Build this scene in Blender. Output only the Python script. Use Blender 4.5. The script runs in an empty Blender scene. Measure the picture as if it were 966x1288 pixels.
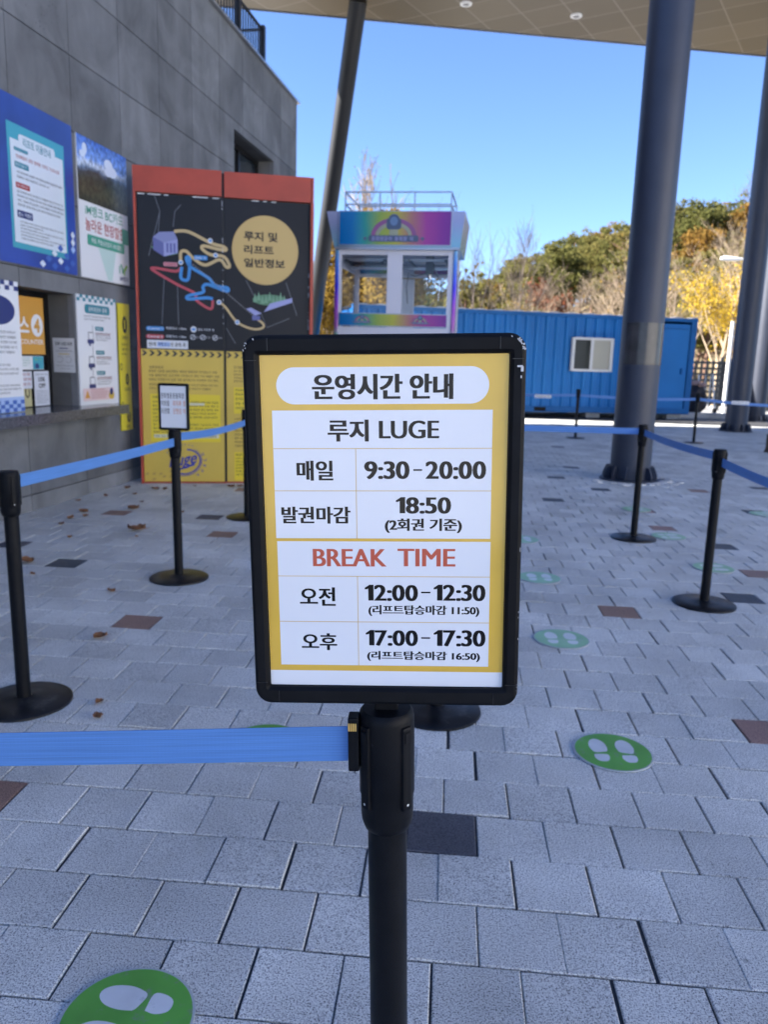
import bpy, bmesh, math, random
from mathutils import Vector, Matrix
R = math.radians
random.seed(7)
SC = bpy.context.scene
COL = SC.collection

# ------------------------------------------------------------------ camera
cam_d = bpy.data.cameras.new('camera')
cam = bpy.data.objects.new('camera', cam_d)
COL.objects.link(cam)
CR = Vector((0.995981, 0.08468, 0.029163)); CU = Vector((-0.044827, 0.189443, 0.980868)); CF = Vector((-0.077535, 0.978233, -0.192478))
M = Matrix.Identity(4)
for i in range(3):
    M[i][0] = CR[i]; M[i][1] = CU[i]; M[i][2] = -CF[i]
M.translation = Vector((0, 0, 1.3394))
cam.matrix_world = M
cam_d.sensor_fit = 'VERTICAL'; cam_d.sensor_height = 7.3; cam_d.sensor_width = 7.3
cam_d.lens = 7.3 * 981.25 / 1288
cam_d.clip_start = 0.05; cam_d.clip_end = 3000
cam_d.dof.use_dof = True; cam_d.dof.focus_distance = 0.96; cam_d.dof.aperture_fstop = 1.75
SC.camera = cam

# ------------------------------------------------------------------ light
SUN_AZ = Vector((-0.992, -0.127)).normalized(); SUN_EL = R(31)
w = bpy.data.worlds.new('World'); SC.world = w; w.use_nodes = True
nt = w.node_tree; nt.nodes.clear()
sky = nt.nodes.new('ShaderNodeTexSky'); sky.sky_type = 'NISHITA'; sky.sun_disc = False
sky.sun_elevation = SUN_EL; sky.sun_rotation = math.atan2(SUN_AZ.x, SUN_AZ.y)
sky.altitude = 200; sky.air_density = 0.9; sky.dust_density = 0.1; sky.ozone_density = 3.0
bg = nt.nodes.new('ShaderNodeBackground'); bg.inputs['Strength'].default_value = 0.07
wo = nt.nodes.new('ShaderNodeOutputWorld')
wbal = nt.nodes.new('ShaderNodeMix'); wbal.data_type = 'RGBA'; wbal.blend_type = 'MULTIPLY'; wbal.inputs[0].default_value = 1
wbal.inputs[7].default_value = (0.66, 0.74, 0.97, 1)          # the camera's cool white balance
nt.links.new(sky.outputs[0], wbal.inputs[6]); nt.links.new(wbal.outputs[2], bg.inputs[0]); nt.links.new(bg.outputs[0], wo.inputs[0])
sd = bpy.data.lights.new('sun', 'SUN'); sd.energy = 5.0; sd.angle = R(0.5); sd.color = (1.0, 0.95, 0.88)
so = bpy.data.objects.new('sun', sd); COL.objects.link(so)
sv = Vector((SUN_AZ.x * math.cos(SUN_EL), SUN_AZ.y * math.cos(SUN_EL), math.sin(SUN_EL)))
so.rotation_euler = sv.to_track_quat('Z', 'Y').to_euler(); so.location = sv * 50
vs = SC.view_settings
vs.view_transform = 'Standard'; vs.look = 'None'; vs.exposure = 2.28; vs.gamma = 1.0
SC.cycles.max_bounces = 8; SC.cycles.transparent_max_bounces = 12
SC.cycles.use_denoising = True

# ------------------------------------------------------------------ materials
MATS = {}
def mat(name, col, rough=0.6, metal=0.0, noise=None, bump=None, coat=0.0, spec=0.5, scuff=None):
    """noise=(scale, lo, hi) multiplies colour; bump=(scale, strength)"""
    if name in MATS: return MATS[name]
    m = bpy.data.materials.new(name); m.use_nodes = True
    n = m.node_tree; b = n.nodes['Principled BSDF']
    b.inputs['Base Color'].default_value = (*col, 1); b.inputs['Roughness'].default_value = rough
    b.inputs['Metallic'].default_value = metal; b.inputs['Coat Weight'].default_value = coat
    b.inputs['Coat Roughness'].default_value = 0.06
    b.inputs['Specular IOR Level'].default_value = spec
    tc = n.nodes.new('ShaderNodeTexCoord')
    if noise:
        nz = n.nodes.new('ShaderNodeTexNoise'); nz.inputs['Scale'].default_value = noise[0]; nz.inputs['Detail'].default_value = 5
        n.links.new(tc.outputs['Object'], nz.inputs['Vector'])
        mr = n.nodes.new('ShaderNodeMapRange'); mr.inputs[1].default_value = 0.3; mr.inputs[2].default_value = 0.7
        mr.inputs[3].default_value = noise[1]; mr.inputs[4].default_value = noise[2]
        n.links.new(nz.outputs['Fac'], mr.inputs[0])
        mx = n.nodes.new('ShaderNodeMix'); mx.data_type = 'RGBA'; mx.blend_type = 'MULTIPLY'; mx.inputs[0].default_value = 1
        mx.inputs[6].default_value = (*col, 1); n.links.new(mr.outputs[0], mx.inputs[7])
        n.links.new(mx.outputs[2], b.inputs['Base Color'])
        if scuff:      # (scale, threshold, colour): dust and rub marks
            ns = n.nodes.new('ShaderNodeTexNoise'); ns.inputs['Scale'].default_value = scuff[0]; ns.inputs['Detail'].default_value = 8; ns.inputs['Roughness'].default_value = 0.7
            n.links.new(tc.outputs['Object'], ns.inputs['Vector'])
            ms = n.nodes.new('ShaderNodeMapRange'); ms.inputs[1].default_value = scuff[1]; ms.inputs[2].default_value = scuff[1] + 0.12; ms.inputs[4].default_value = 0.8
            n.links.new(ns.outputs['Fac'], ms.inputs[0])
            m3 = n.nodes.new('ShaderNodeMix'); m3.data_type = 'RGBA'; n.links.new(ms.outputs[0], m3.inputs[0]); n.links.new(mx.outputs[2], m3.inputs[6]); m3.inputs[7].default_value = (*scuff[2], 1)
            n.links.new(m3.outputs[2], b.inputs['Base Color'])
    if bump:
        nz = n.nodes.new('ShaderNodeTexNoise'); nz.inputs['Scale'].default_value = bump[0]; nz.inputs['Detail'].default_value = 3
        n.links.new(tc.outputs['Object'], nz.inputs['Vector'])
        bp = n.nodes.new('ShaderNodeBump'); bp.inputs['Strength'].default_value = bump[1]; bp.inputs['Distance'].default_value = 0.002
        n.links.new(nz.outputs['Fac'], bp.inputs['Height']); n.links.new(bp.outputs[0], b.inputs['Normal'])
    MATS[name] = m
    return m

def node(n, typ, **kw):
    x = n.nodes.new(typ)
    for k, v in kw.items(): setattr(x, k, v)
    return x

def paver_material():
    m = bpy.data.materials.new('granite_paver'); m.use_nodes = True; n = m.node_tree; L = n.links.new
    b = n.nodes['Principled BSDF']
    at = node(n, 'ShaderNodeAttribute', attribute_name='tone')
    tc = node(n, 'ShaderNodeTexCoord')
    n1 = node(n, 'ShaderNodeTexNoise'); n1.inputs['Scale'].default_value = 250; n1.inputs['Detail'].default_value = 2; n1.inputs['Roughness'].default_value = 0.7
    L(tc.outputs['Object'], n1.inputs['Vector'])
    r1 = node(n, 'ShaderNodeValToRGB'); e = r1.color_ramp.elements
    e[0].position = 0.36; e[0].color = (0.20, 0.20, 0.22, 1); e[1].position = 0.58; e[1].color = (1.28, 1.28, 1.28, 1)
    x = r1.color_ramp.elements.new(0.45); x.color = (0.86, 0.86, 0.88, 1)
    L(n1.outputs['Fac'], r1.inputs[0])
    n2 = node(n, 'ShaderNodeTexNoise'); n2.inputs['Scale'].default_value = 1.7; n2.inputs['Detail'].default_value = 6; n2.inputs['Roughness'].default_value = 0.62
    L(tc.outputs['Object'], n2.inputs['Vector'])
    r2 = node(n, 'ShaderNodeMapRange'); r2.inputs[1].default_value = 0.3; r2.inputs[2].default_value = 0.7; r2.inputs[3].default_value = 0.74; r2.inputs[4].default_value = 1.16
    L(n2.outputs['Fac'], r2.inputs[0])
    # small dark gum and dirt spots
    n3 = node(n, 'ShaderNodeTexVoronoi'); n3.inputs['Scale'].default_value = 2.3
    L(tc.outputs['Object'], n3.inputs['Vector'])
    r3 = node(n, 'ShaderNodeMapRange'); r3.inputs[1].default_value = 0.022; r3.inputs[2].default_value = 0.034; r3.inputs[3].default_value = 0.5; r3.inputs[4].default_value = 1
    L(n3.outputs['Distance'], r3.inputs[0])
    mm = node(n, 'ShaderNodeMath', operation='MULTIPLY'); L(r2.outputs[0], mm.inputs[0]); L(r3.outputs[0], mm.inputs[1])
    m1 = node(n, 'ShaderNodeMix', data_type='RGBA', blend_type='MULTIPLY'); m1.inputs[0].default_value = 1
    L(at.outputs['Color'], m1.inputs[6]); L(r1.outputs[0], m1.inputs[7])
    m2 = node(n, 'ShaderNodeMix', data_type='RGBA', blend_type='MULTIPLY'); m2.inputs[0].default_value = 1
    L(m1.outputs[2], m2.inputs[6]); L(mm.outputs[0], m2.inputs[7])
    L(m2.outputs[2], b.inputs['Base Color'])
    b.inputs['Roughness'].default_value = 0.62; b.inputs['Specular IOR Level'].default_value = 0.4
    bp = node(n, 'ShaderNodeBump'); bp.inputs['Strength'].default_value = 0.35; bp.inputs['Distance'].default_value = 0.0015
    L(n1.outputs['Fac'], bp.inputs['Height']); L(bp.outputs[0], b.inputs['Normal'])
    return m

def concrete_material():
    m = bpy.data.materials.new('fair_faced_concrete'); m.use_nodes = True; n = m.node_tree; L = n.links.new
    b = n.nodes['Principled BSDF']
    at = node(n, 'ShaderNodeAttribute', attribute_name='tone')
    tc = node(n, 'ShaderNodeTexCoord')
    n1 = node(n, 'ShaderNodeTexNoise'); n1.inputs['Scale'].default_value = 1.6; n1.inputs['Detail'].default_value = 8; n1.inputs['Roughness'].default_value = 0.6; n1.inputs['Distortion'].default_value = 0.6
    L(tc.outputs['Object'], n1.inputs['Vector'])
    r1 = node(n, 'ShaderNodeMapRange'); r1.inputs[1].default_value = 0.3; r1.inputs[2].default_value = 0.72; r1.inputs[3].default_value = 0.62; r1.inputs[4].default_value = 1.32
    L(n1.outputs['Fac'], r1.inputs[0])
    # streaky water marks
    mp = node(n, 'ShaderNodeMapping'); mp.inputs['Scale'].default_value = (3, 5.0, 0.6); L(tc.outputs['Object'], mp.inputs['Vector'])
    n2 = node(n, 'ShaderNodeTexNoise'); n2.inputs['Scale'].default_value = 1.6; n2.inputs['Detail'].default_value = 4
    L(mp.outputs[0], n2.inputs['Vector'])
    r2 = node(n, 'ShaderNodeMapRange'); r2.inputs[1].default_value = 0.35; r2.inputs[2].default_value = 0.65; r2.inputs[3].default_value = 0.93; r2.inputs[4].default_value = 1.05
    L(n2.outputs['Fac'], r2.inputs[0])
    # air holes, clustered
    v = node(n, 'ShaderNodeTexVoronoi'); v.inputs['Scale'].default_value = 26; L(tc.outputs['Object'], v.inputs['Vector'])
    nh = node(n, 'ShaderNodeTexNoise'); nh.inputs['Scale'].default_value = 1.3; L(tc.outputs['Object'], nh.inputs['Vector'])
    th = node(n, 'ShaderNodeMapRange'); th.inputs[1].default_value = 0.45; th.inputs[2].default_value = 0.75; th.inputs[3].default_value = 0.0; th.inputs[4].default_value = 0.22
    L(nh.outputs['Fac'], th.inputs[0])
    lt = node(n, 'ShaderNodeMath', operation='GREATER_THAN'); L(v.outputs['Distance'], lt.inputs[0]); L(th.outputs[0], lt.inputs[1])
    r3 = node(n, 'ShaderNodeMapRange'); r3.inputs[3].default_value = 0.5; r3.inputs[4].default_value = 1.0; L(lt.outputs[0], r3.inputs[0])
    a = node(n, 'ShaderNodeMath', operation='MULTIPLY'); L(r1.outputs[0], a.inputs[0]); L(r2.outputs[0], a.inputs[1])
    a2 = node(n, 'ShaderNodeMath', operation='MULTIPLY'); L(a.outputs[0], a2.inputs[0]); L(r3.outputs[0], a2.inputs[1])
    mx = node(n, 'ShaderNodeMix', data_type='RGBA', blend_type='MULTIPLY'); mx.inputs[0].default_value = 1
    L(at.outputs['Color'], mx.inputs[6]); L(a2.outputs[0], mx.inputs[7]); L(mx.outputs[2], b.inputs['Base Color'])
    b.inputs['Roughness'].default_value = 0.75
    bp = node(n, 'ShaderNodeBump'); bp.inputs['Strength'].default_value = 0.4; bp.inputs['Distance'].default_value = 0.004
    L(a2.outputs[0], bp.inputs['Height']); L(bp.outputs[0], b.inputs['Normal'])
    return m

def soffit_material():
    m = bpy.data.materials.new('soffit_panels'); m.use_nodes = True; n = m.node_tree; L = n.links.new
    b = n.nodes['Principled BSDF']; tc = node(n, 'ShaderNodeTexCoord'); sp = node(n, 'ShaderNodeSeparateXYZ')
    mp = node(n, 'ShaderNodeMapping'); mp.inputs['Rotation'].default_value = (0, 0, math.atan2(0.46, 0.89)); L(tc.outputs['Object'], mp.inputs['Vector']); L(mp.outputs[0], sp.inputs[0])
    outs = []
    for ax, per, off in ((0, 0.92, 0.35), (1, 0.87, 0.55)):
        d = node(n, 'ShaderNodeMath', operation='DIVIDE'); L(sp.outputs[ax], d.inputs[0]); d.inputs[1].default_value = per
        ad = node(n, 'ShaderNodeMath', operation='ADD'); L(d.outputs[0], ad.inputs[0]); ad.inputs[1].default_value = off
        fr = node(n, 'ShaderNodeMath', operation='FRACT'); L(ad.outputs[0], fr.inputs[0])
        lt = node(n, 'ShaderNodeMath', operation='LESS_THAN'); L(fr.outputs[0], lt.inputs[0]); lt.inputs[1].default_value = 0.028
        fl = node(n, 'ShaderNodeMath', operation='FLOOR'); L(ad.outputs[0], fl.inputs[0]); outs.append((lt, fl))
    mxm = node(n, 'ShaderNodeMath', operation='MAXIMUM'); L(outs[0][0].outputs[0], mxm.inputs[0]); L(outs[1][0].outputs[0], mxm.inputs[1])
    cb = node(n, 'ShaderNodeCombineXYZ'); L(outs[0][1].outputs[0], cb.inputs[0]); L(outs[1][1].outputs[0], cb.inputs[1])
    wn = node(n, 'ShaderNodeTexWhiteNoise'); L(cb.outputs[0], wn.inputs['Vector'])
    vr = node(n, 'ShaderNodeMapRange'); vr.inputs[3].default_value = 0.88; vr.inputs[4].default_value = 1.1; L(wn.outputs['Value'], vr.inputs[0])
    mc = node(n, 'ShaderNodeMix', data_type='RGBA', blend_type='MULTIPLY'); mc.inputs[0].default_value = 1; mc.inputs[6].default_value = (0.165, 0.145, 0.115, 1); L(vr.outputs[0], mc.inputs[7])
    ml = node(n, 'ShaderNodeMix', data_type='RGBA'); L(mxm.outputs[0], ml.inputs[0]); L(mc.outputs[2], ml.inputs[6]); ml.inputs[7].default_value = (0.28, 0.26, 0.23, 1)
    L(ml.outputs[2], b.inputs['Base Color']); b.inputs['Metallic'].default_value = 0.55; b.inputs['Roughness'].default_value = 0.38
    nz = node(n, 'ShaderNodeTexNoise'); nz.inputs['Scale'].default_value = 1.2; L(tc.outputs['Object'], nz.inputs['Vector'])
    bp = node(n, 'ShaderNodeBump'); bp.inputs['Strength'].default_value = 0.25; bp.inputs['Distance'].default_value = 0.02; L(nz.outputs['Fac'], bp.inputs['Height']); L(bp.outputs[0], b.inputs['Normal'])
    return m

def ramp_material(name, axis, lo, hi, stops, rough=0.3, metal=0.0, noise=0.0):
    """colour bands printed along one object axis"""
    m = bpy.data.materials.new(name); m.use_nodes = True; n = m.node_tree; L = n.links.new
    b = n.nodes['Principled BSDF']; tc = node(n, 'ShaderNodeTexCoord'); sp = node(n, 'ShaderNodeSeparateXYZ'); L(tc.outputs['Object'], sp.inputs[0])
    mr = node(n, 'ShaderNodeMapRange'); mr.inputs[1].default_value = lo; mr.inputs[2].default_value = hi; L(sp.outputs[axis], mr.inputs[0])
    src = mr.outputs[0]
    if noise:
        nz = node(n, 'ShaderNodeTexNoise'); nz.inputs['Scale'].default_value = 5; L(tc.outputs['Object'], nz.inputs['Vector'])
        ma = node(n, 'ShaderNodeMath', operation='MULTIPLY_ADD'); L(nz.outputs['Fac'], ma.inputs[0]); ma.inputs[1].default_value = noise; L(src, ma.inputs[2]); src = ma.outputs[0]
    cr = node(n, 'ShaderNodeValToRGB'); e = cr.color_ramp.elements
    e[0].position = stops[0][0]; e[0].color = (*stops[0][1], 1); e[1].position = stops[-1][0]; e[1].color = (*stops[-1][1], 1)
    for p_, c_ in stops[1:-1]:
        x = e.new(p_); x.color = (*c_, 1)
    L(src, cr.inputs[0]); L(cr.outputs[0], b.inputs['Base Color']); b.inputs['Roughness'].default_value = rough; b.inputs['Metallic'].default_value = metal
    MATS[name] = m
    return m

def glass_material(name, tint=(1, 1, 1), refl=0.12, rough=0.02):
    m = bpy.data.materials.new(name); m.use_nodes = True; n = m.node_tree; n.nodes.clear(); L = n.links.new
    o = node(n, 'ShaderNodeOutputMaterial'); t = node(n, 'ShaderNodeBsdfTransparent'); t.inputs[0].default_value = (*tint, 1)
    g = node(n, 'ShaderNodeBsdfGlossy'); g.inputs['Roughness'].default_value = rough
    lw = node(n, 'ShaderNodeLayerWeight'); lw.inputs[0].default_value = 0.25
    ma = node(n, 'ShaderNodeMath', operation='MULTIPLY_ADD'); L(lw.outputs['Fresnel'], ma.inputs[0]); ma.inputs[1].default_value = 0.3; ma.inputs[2].default_value = refl * 0.2
    mx = node(n, 'ShaderNodeMixShader'); L(ma.outputs[0], mx.inputs[0]); L(t.outputs[0], mx.inputs[1]); L(g.outputs[0], mx.inputs[2]); L(mx.outputs[0], o.inputs[0])
    MATS[name] = m
    return m

def leaf_material(name, cols, trans=0.35, rough=0.6):
    """cols: list of colours picked per tree and per clump"""
    m = bpy.data.materials.new(name); m.use_nodes = True; n = m.node_tree; n.nodes.clear(); L = n.links.new
    o = node(n, 'ShaderNodeOutputMaterial'); d = node(n, 'ShaderNodeBsdfDiffuse'); t = node(n, 'ShaderNodeBsdfTranslucent')
    tc = node(n, 'ShaderNodeTexCoord'); nz = node(n, 'ShaderNodeTexNoise'); nz.inputs['Scale'].default_value = 0.9; nz.inputs['Detail'].default_value = 3; L(tc.outputs['Object'], nz.inputs['Vector'])
    oi = node(n, 'ShaderNodeObjectInfo')
    ma = node(n, 'ShaderNodeMath', operation='MULTIPLY_ADD'); L(oi.outputs['Random'], ma.inputs[0]); ma.inputs[1].default_value = 0.55; 
    mr = node(n, 'ShaderNodeMapRange'); mr.inputs[1].default_value = 0.32; mr.inputs[2].default_value = 0.68; mr.inputs[3].default_value = 0; mr.inputs[4].default_value = 0.5; L(nz.outputs['Fac'], mr.inputs[0]); L(mr.outputs[0], ma.inputs[2])
    cr = node(n, 'ShaderNodeValToRGB'); e = cr.color_ramp.elements
    e[0].position = 0; e[0].color = (*cols[0], 1); e[1].position = 1; e[1].color = (*cols[-1], 1)
    for i, c in enumerate(cols[1:-1]):
        x = e.new((i + 1) / (len(cols) - 1)); x.color = (*c, 1)
    L(ma.outputs[0], cr.inputs[0]); L(cr.outputs[0], d.inputs[0]); L(cr.outputs[0], t.inputs[0])
    mx = node(n, 'ShaderNodeMixShader'); mx.inputs[0].default_value = trans; L(d.outputs[0], mx.inputs[1]); L(t.outputs[0], mx.inputs[2]); L(mx.outputs[0], o.inputs[0])
    MATS[name] = m
    return m

BLACK = mat('black_powder_coat', (0.0045, 0.005, 0.0065), 0.42, spec=0.18, noise=(40, 0.8, 1.3), bump=(900, 0.08), scuff=(30, .66, (.045, .045, .05)))
BLACKB = mat('black_base_iron', (0.006, 0.0065, 0.008), 0.34, spec=0.3, noise=(9, 0.6, 2.2), bump=(700, 0.1), scuff=(14, .56, (.06, .058, .055)))
BLACKP = mat('black_plastic', (0.004, 0.0045, 0.006), 0.5, spec=0.15, noise=(30, 0.8, 1.4), scuff=(45, .66, (.05, .05, .055)))
CHIP = mat('worn_bare_metal', (0.55, 0.55, 0.56), 0.5)
WHITE = mat('white_print', (0.72, 0.73, 0.75), 0.35)
INK = mat('black_ink', (0.012, 0.012, 0.014), 0.3)
CONC = concrete_material()
PAV = paver_material()

# ------------------------------------------------------------------ mesh helpers
class MB:
    """collects shapes; build() links them as ONE mesh object"""
    def __init__(s): s.v = []; s.f = []; s.mi = []; s.mats = []; s.sm = []
    def m(s, mt):
        if mt not in s.mats: s.mats.append(mt)
        return s.mats.index(mt)
    def add(s, vs_, fs, mt, smooth=False):
        o = len(s.v); s.v += [Vector(p) for p in vs_]; i = s.m(mt)
        for f in fs: s.f.append([k + o for k in f]); s.mi.append(i); s.sm.append(smooth)
    def box(s, c, sz, mt, rot=None):
        x, y, z = sz[0] / 2, sz[1] / 2, sz[2] / 2
        P = [Vector(p) for p in ((-x, -y, -z), (x, -y, -z), (x, y, -z), (-x, y, -z), (-x, -y, z), (x, -y, z), (x, y, z), (-x, y, z))]
        if rot is not None: P = [rot @ p for p in P]
        s.add([p + Vector(c) for p in P], [(0, 3, 2, 1), (4, 5, 6, 7), (0, 1, 5, 4), (1, 2, 6, 5), (2, 3, 7, 6), (3, 0, 4, 7)], mt)
    def bbox(s, c, sz, b, mt, rot=None):
        """box with chamfered edges"""
        bm = bmesh.new(); bmesh.ops.create_cube(bm, size=1)
        for v in bm.verts: v.co = Vector((v.co.x * sz[0], v.co.y * sz[1], v.co.z * sz[2]))
        bmesh.ops.bevel(bm, geom=bm.edges[:], offset=b, segments=2, affect='EDGES', profile=0.6)
        bm.verts.index_update()
        P = [v.co.copy() for v in bm.verts]
        if rot is not None: P = [rot @ p for p in P]
        s.add([p + Vector(c) for p in P], [[v.index for v in f.verts] for f in bm.faces], mt); bm.free()
    def lathe(s, prof, mt, c=(0, 0, 0), n=32, smooth=True):
        P = []; F = []
        for r_, z in prof:
            for k in range(n):
                a = 2 * math.pi * k / n; P.append((c[0] + r_ * math.cos(a), c[1] + r_ * math.sin(a), c[2] + z))
        for j in range(len(prof) - 1):
            for k in range(n):
                k2 = (k + 1) % n; F.append((j * n + k, j * n + k2, (j + 1) * n + k2, (j + 1) * n + k))
        s.add(P, F, mt, smooth)
    def tube(s, pts, r_, mt, n=8, cap=True, smooth=True):
        pts = [Vector(p) for p in pts]; rr = r_ if isinstance(r_, (list, tuple)) else [r_] * len(pts)
        P = []; F = []; up = None
        for i, p in enumerate(pts):
            d = (pts[min(i + 1, len(pts) - 1)] - pts[max(i - 1, 0)]).normalized()
            if up is None: up = Vector((0, 0, 1)) if abs(d.z) < 0.9 else Vector((1, 0, 0))
            a = d.cross(up).normalized(); b = a.cross(d).normalized(); up = b
            for k in range(n):
                t = 2 * math.pi * k / n; P.append(p + (a * math.cos(t) + b * math.sin(t)) * rr[i])
        for i in range(len(pts) - 1):
            for k in range(n):
                k2 = (k + 1) % n; F.append((i * n + k, (i + 1) * n + k, (i + 1) * n + k2, i * n + k2))
        if cap: F.append(tuple(range(n))); F.append(tuple(range((len(pts) - 1) * n + n - 1, (len(pts) - 1) * n - 1, -1)))
        s.add(P, F, mt, smooth)
    def prism(s, poly, o, U, V, N, depth, mt):
        """outline (u,v) in plane o,U,V extruded by depth along N"""
        o, U, V, N = Vector(o), Vector(U), Vector(V), Vector(N); n = len(poly)
        P = [o + U * a + V * b for a, b in poly]; P2 = [p + N * depth for p in P]
        F = [tuple(range(n - 1, -1, -1)), tuple(range(n, 2 * n))] + [(i, (i + 1) % n, n + (i + 1) % n, n + i) for i in range(n)]
        s.add(P + P2, F, mt)
    def build(s, name, parent=None, loc=None, sharp=None):
        me = bpy.data.meshes.new(name)
        off = Vector((0, 0, 0))
        if parent is None:
            if loc is None:
                xs = [p.x for p in s.v]; ys = [p.y for p in s.v]; zs = [p.z for p in s.v]
                loc = Vector(((min(xs) + max(xs)) / 2, (min(ys) + max(ys)) / 2, min(zs)))
            off = Vector(loc)
        else:
            off = WORLD.get(parent.name, Vector((0, 0, 0)))
        me.from_pydata([p - off for p in s.v], [], s.f)
        for mt in s.mats: me.materials.append(mt)
        me.polygons.foreach_set('material_index', s.mi)
        me.polygons.foreach_set('use_smooth', s.sm)
        me.update()
        o = bpy.data.objects.new(name, me); COL.objects.link(o)
        if parent is not None: o.parent = parent
        else: o.location = off
        WORLD[o.name] = off
        if any(s.sm):
            try: me.set_sharp_from_angle(angle=R(38))
            except Exception: pass
        return o
WORLD = {}

def thing(name, label, cat, loc=(0, 0, 0), group=None, rot=None, local=False):
    o = bpy.data.objects.new(name, None); COL.objects.link(o); o.location = loc; o.empty_display_size = 0.1
    if rot is not None: o.rotation_euler = rot
    WORLD[o.name] = Vector((0, 0, 0)) if local else Vector(loc)
    return tag(o, label, cat, group)
def tag(o, label, cat, group=None):
    o['label'] = label; o['category'] = cat
    if group: o['group'] = group
    return o
def struct(o): o['kind'] = 'structure'; return o
def copy_tree(o, parent=None):
    c = o.copy(); COL.objects.link(c); c.parent = parent
    for ch in list(o.children): copy_tree(ch, c)
    return c

TCACHE = {}
def text_mesh(s, bold=0.0, sp=1.0):
    key = (s, bold, sp)
    if key in TCACHE: return TCACHE[key]
    c = bpy.data.curves.new('lettering', 'FONT'); c.body = s; c.size = 1; c.offset = bold; c.resolution_u = 4; c.space_character = sp; c.fill_mode = 'FRONT'
    o = bpy.data.objects.new('lettering', c); COL.objects.link(o)
    dg = bpy.context.evaluated_depsgraph_get(); dg.update()
    me = bpy.data.meshes.new_from_object(o.evaluated_get(dg))
    V = [(v.co.x, v.co.y) for v in me.vertices]; F = [tuple(p.vertices) for p in me.polygons]
    bpy.data.objects.remove(o); bpy.data.curves.remove(c); bpy.data.meshes.remove(me)
    xs = [a for a, b in V]; ys = [b for a, b in V]
    TCACHE[key] = (V, F, (min(xs), max(xs), min(ys), max(ys)))
    return TCACHE[key]

def digit_mesh(s_, bold=0.0):
    key = ('digits', s_, bold)
    if key in TCACHE: return TCACHE[key]
    V = []; F = []; x = 0.0
    cap = text_mesh('0', bold)[2][3]
    for ch in s_:
        if ch == '1':
            b_ = bold; gv = [(0.0, .70 * cap), (.15 - b_, .80 * cap), (.15 - b_, 0), (.285 + b_, 0), (.285 + b_, cap), (.19, cap), (0.0, .80 * cap)]
            gf = [(0, 1, 6), (1, 5, 6), (1, 2, 3, 4), (1, 4, 5)]
            wd = .285 + b_; x0 = 0.0
        else:
            gv, gf, bb = text_mesh(ch, bold); wd = bb[1] - bb[0]; x0 = bb[0]
        k = len(V); V += [(a - x0 + x, b) for a, b in gv]; F += [tuple(i + k for i in f_) for f_ in gf]
        x += wd + (.085 if ch != ':' else .075)
    xs = [a for a, b in V]; ys = [b for a, b in V]
    TCACHE[key] = (V, F, (min(xs), max(xs), min(ys), max(ys)))
    return TCACHE[key]

BODYTEXT = '리프트루지이용안내탑승운영시간매표소현장할인주중주말기준회권마감'

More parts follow.
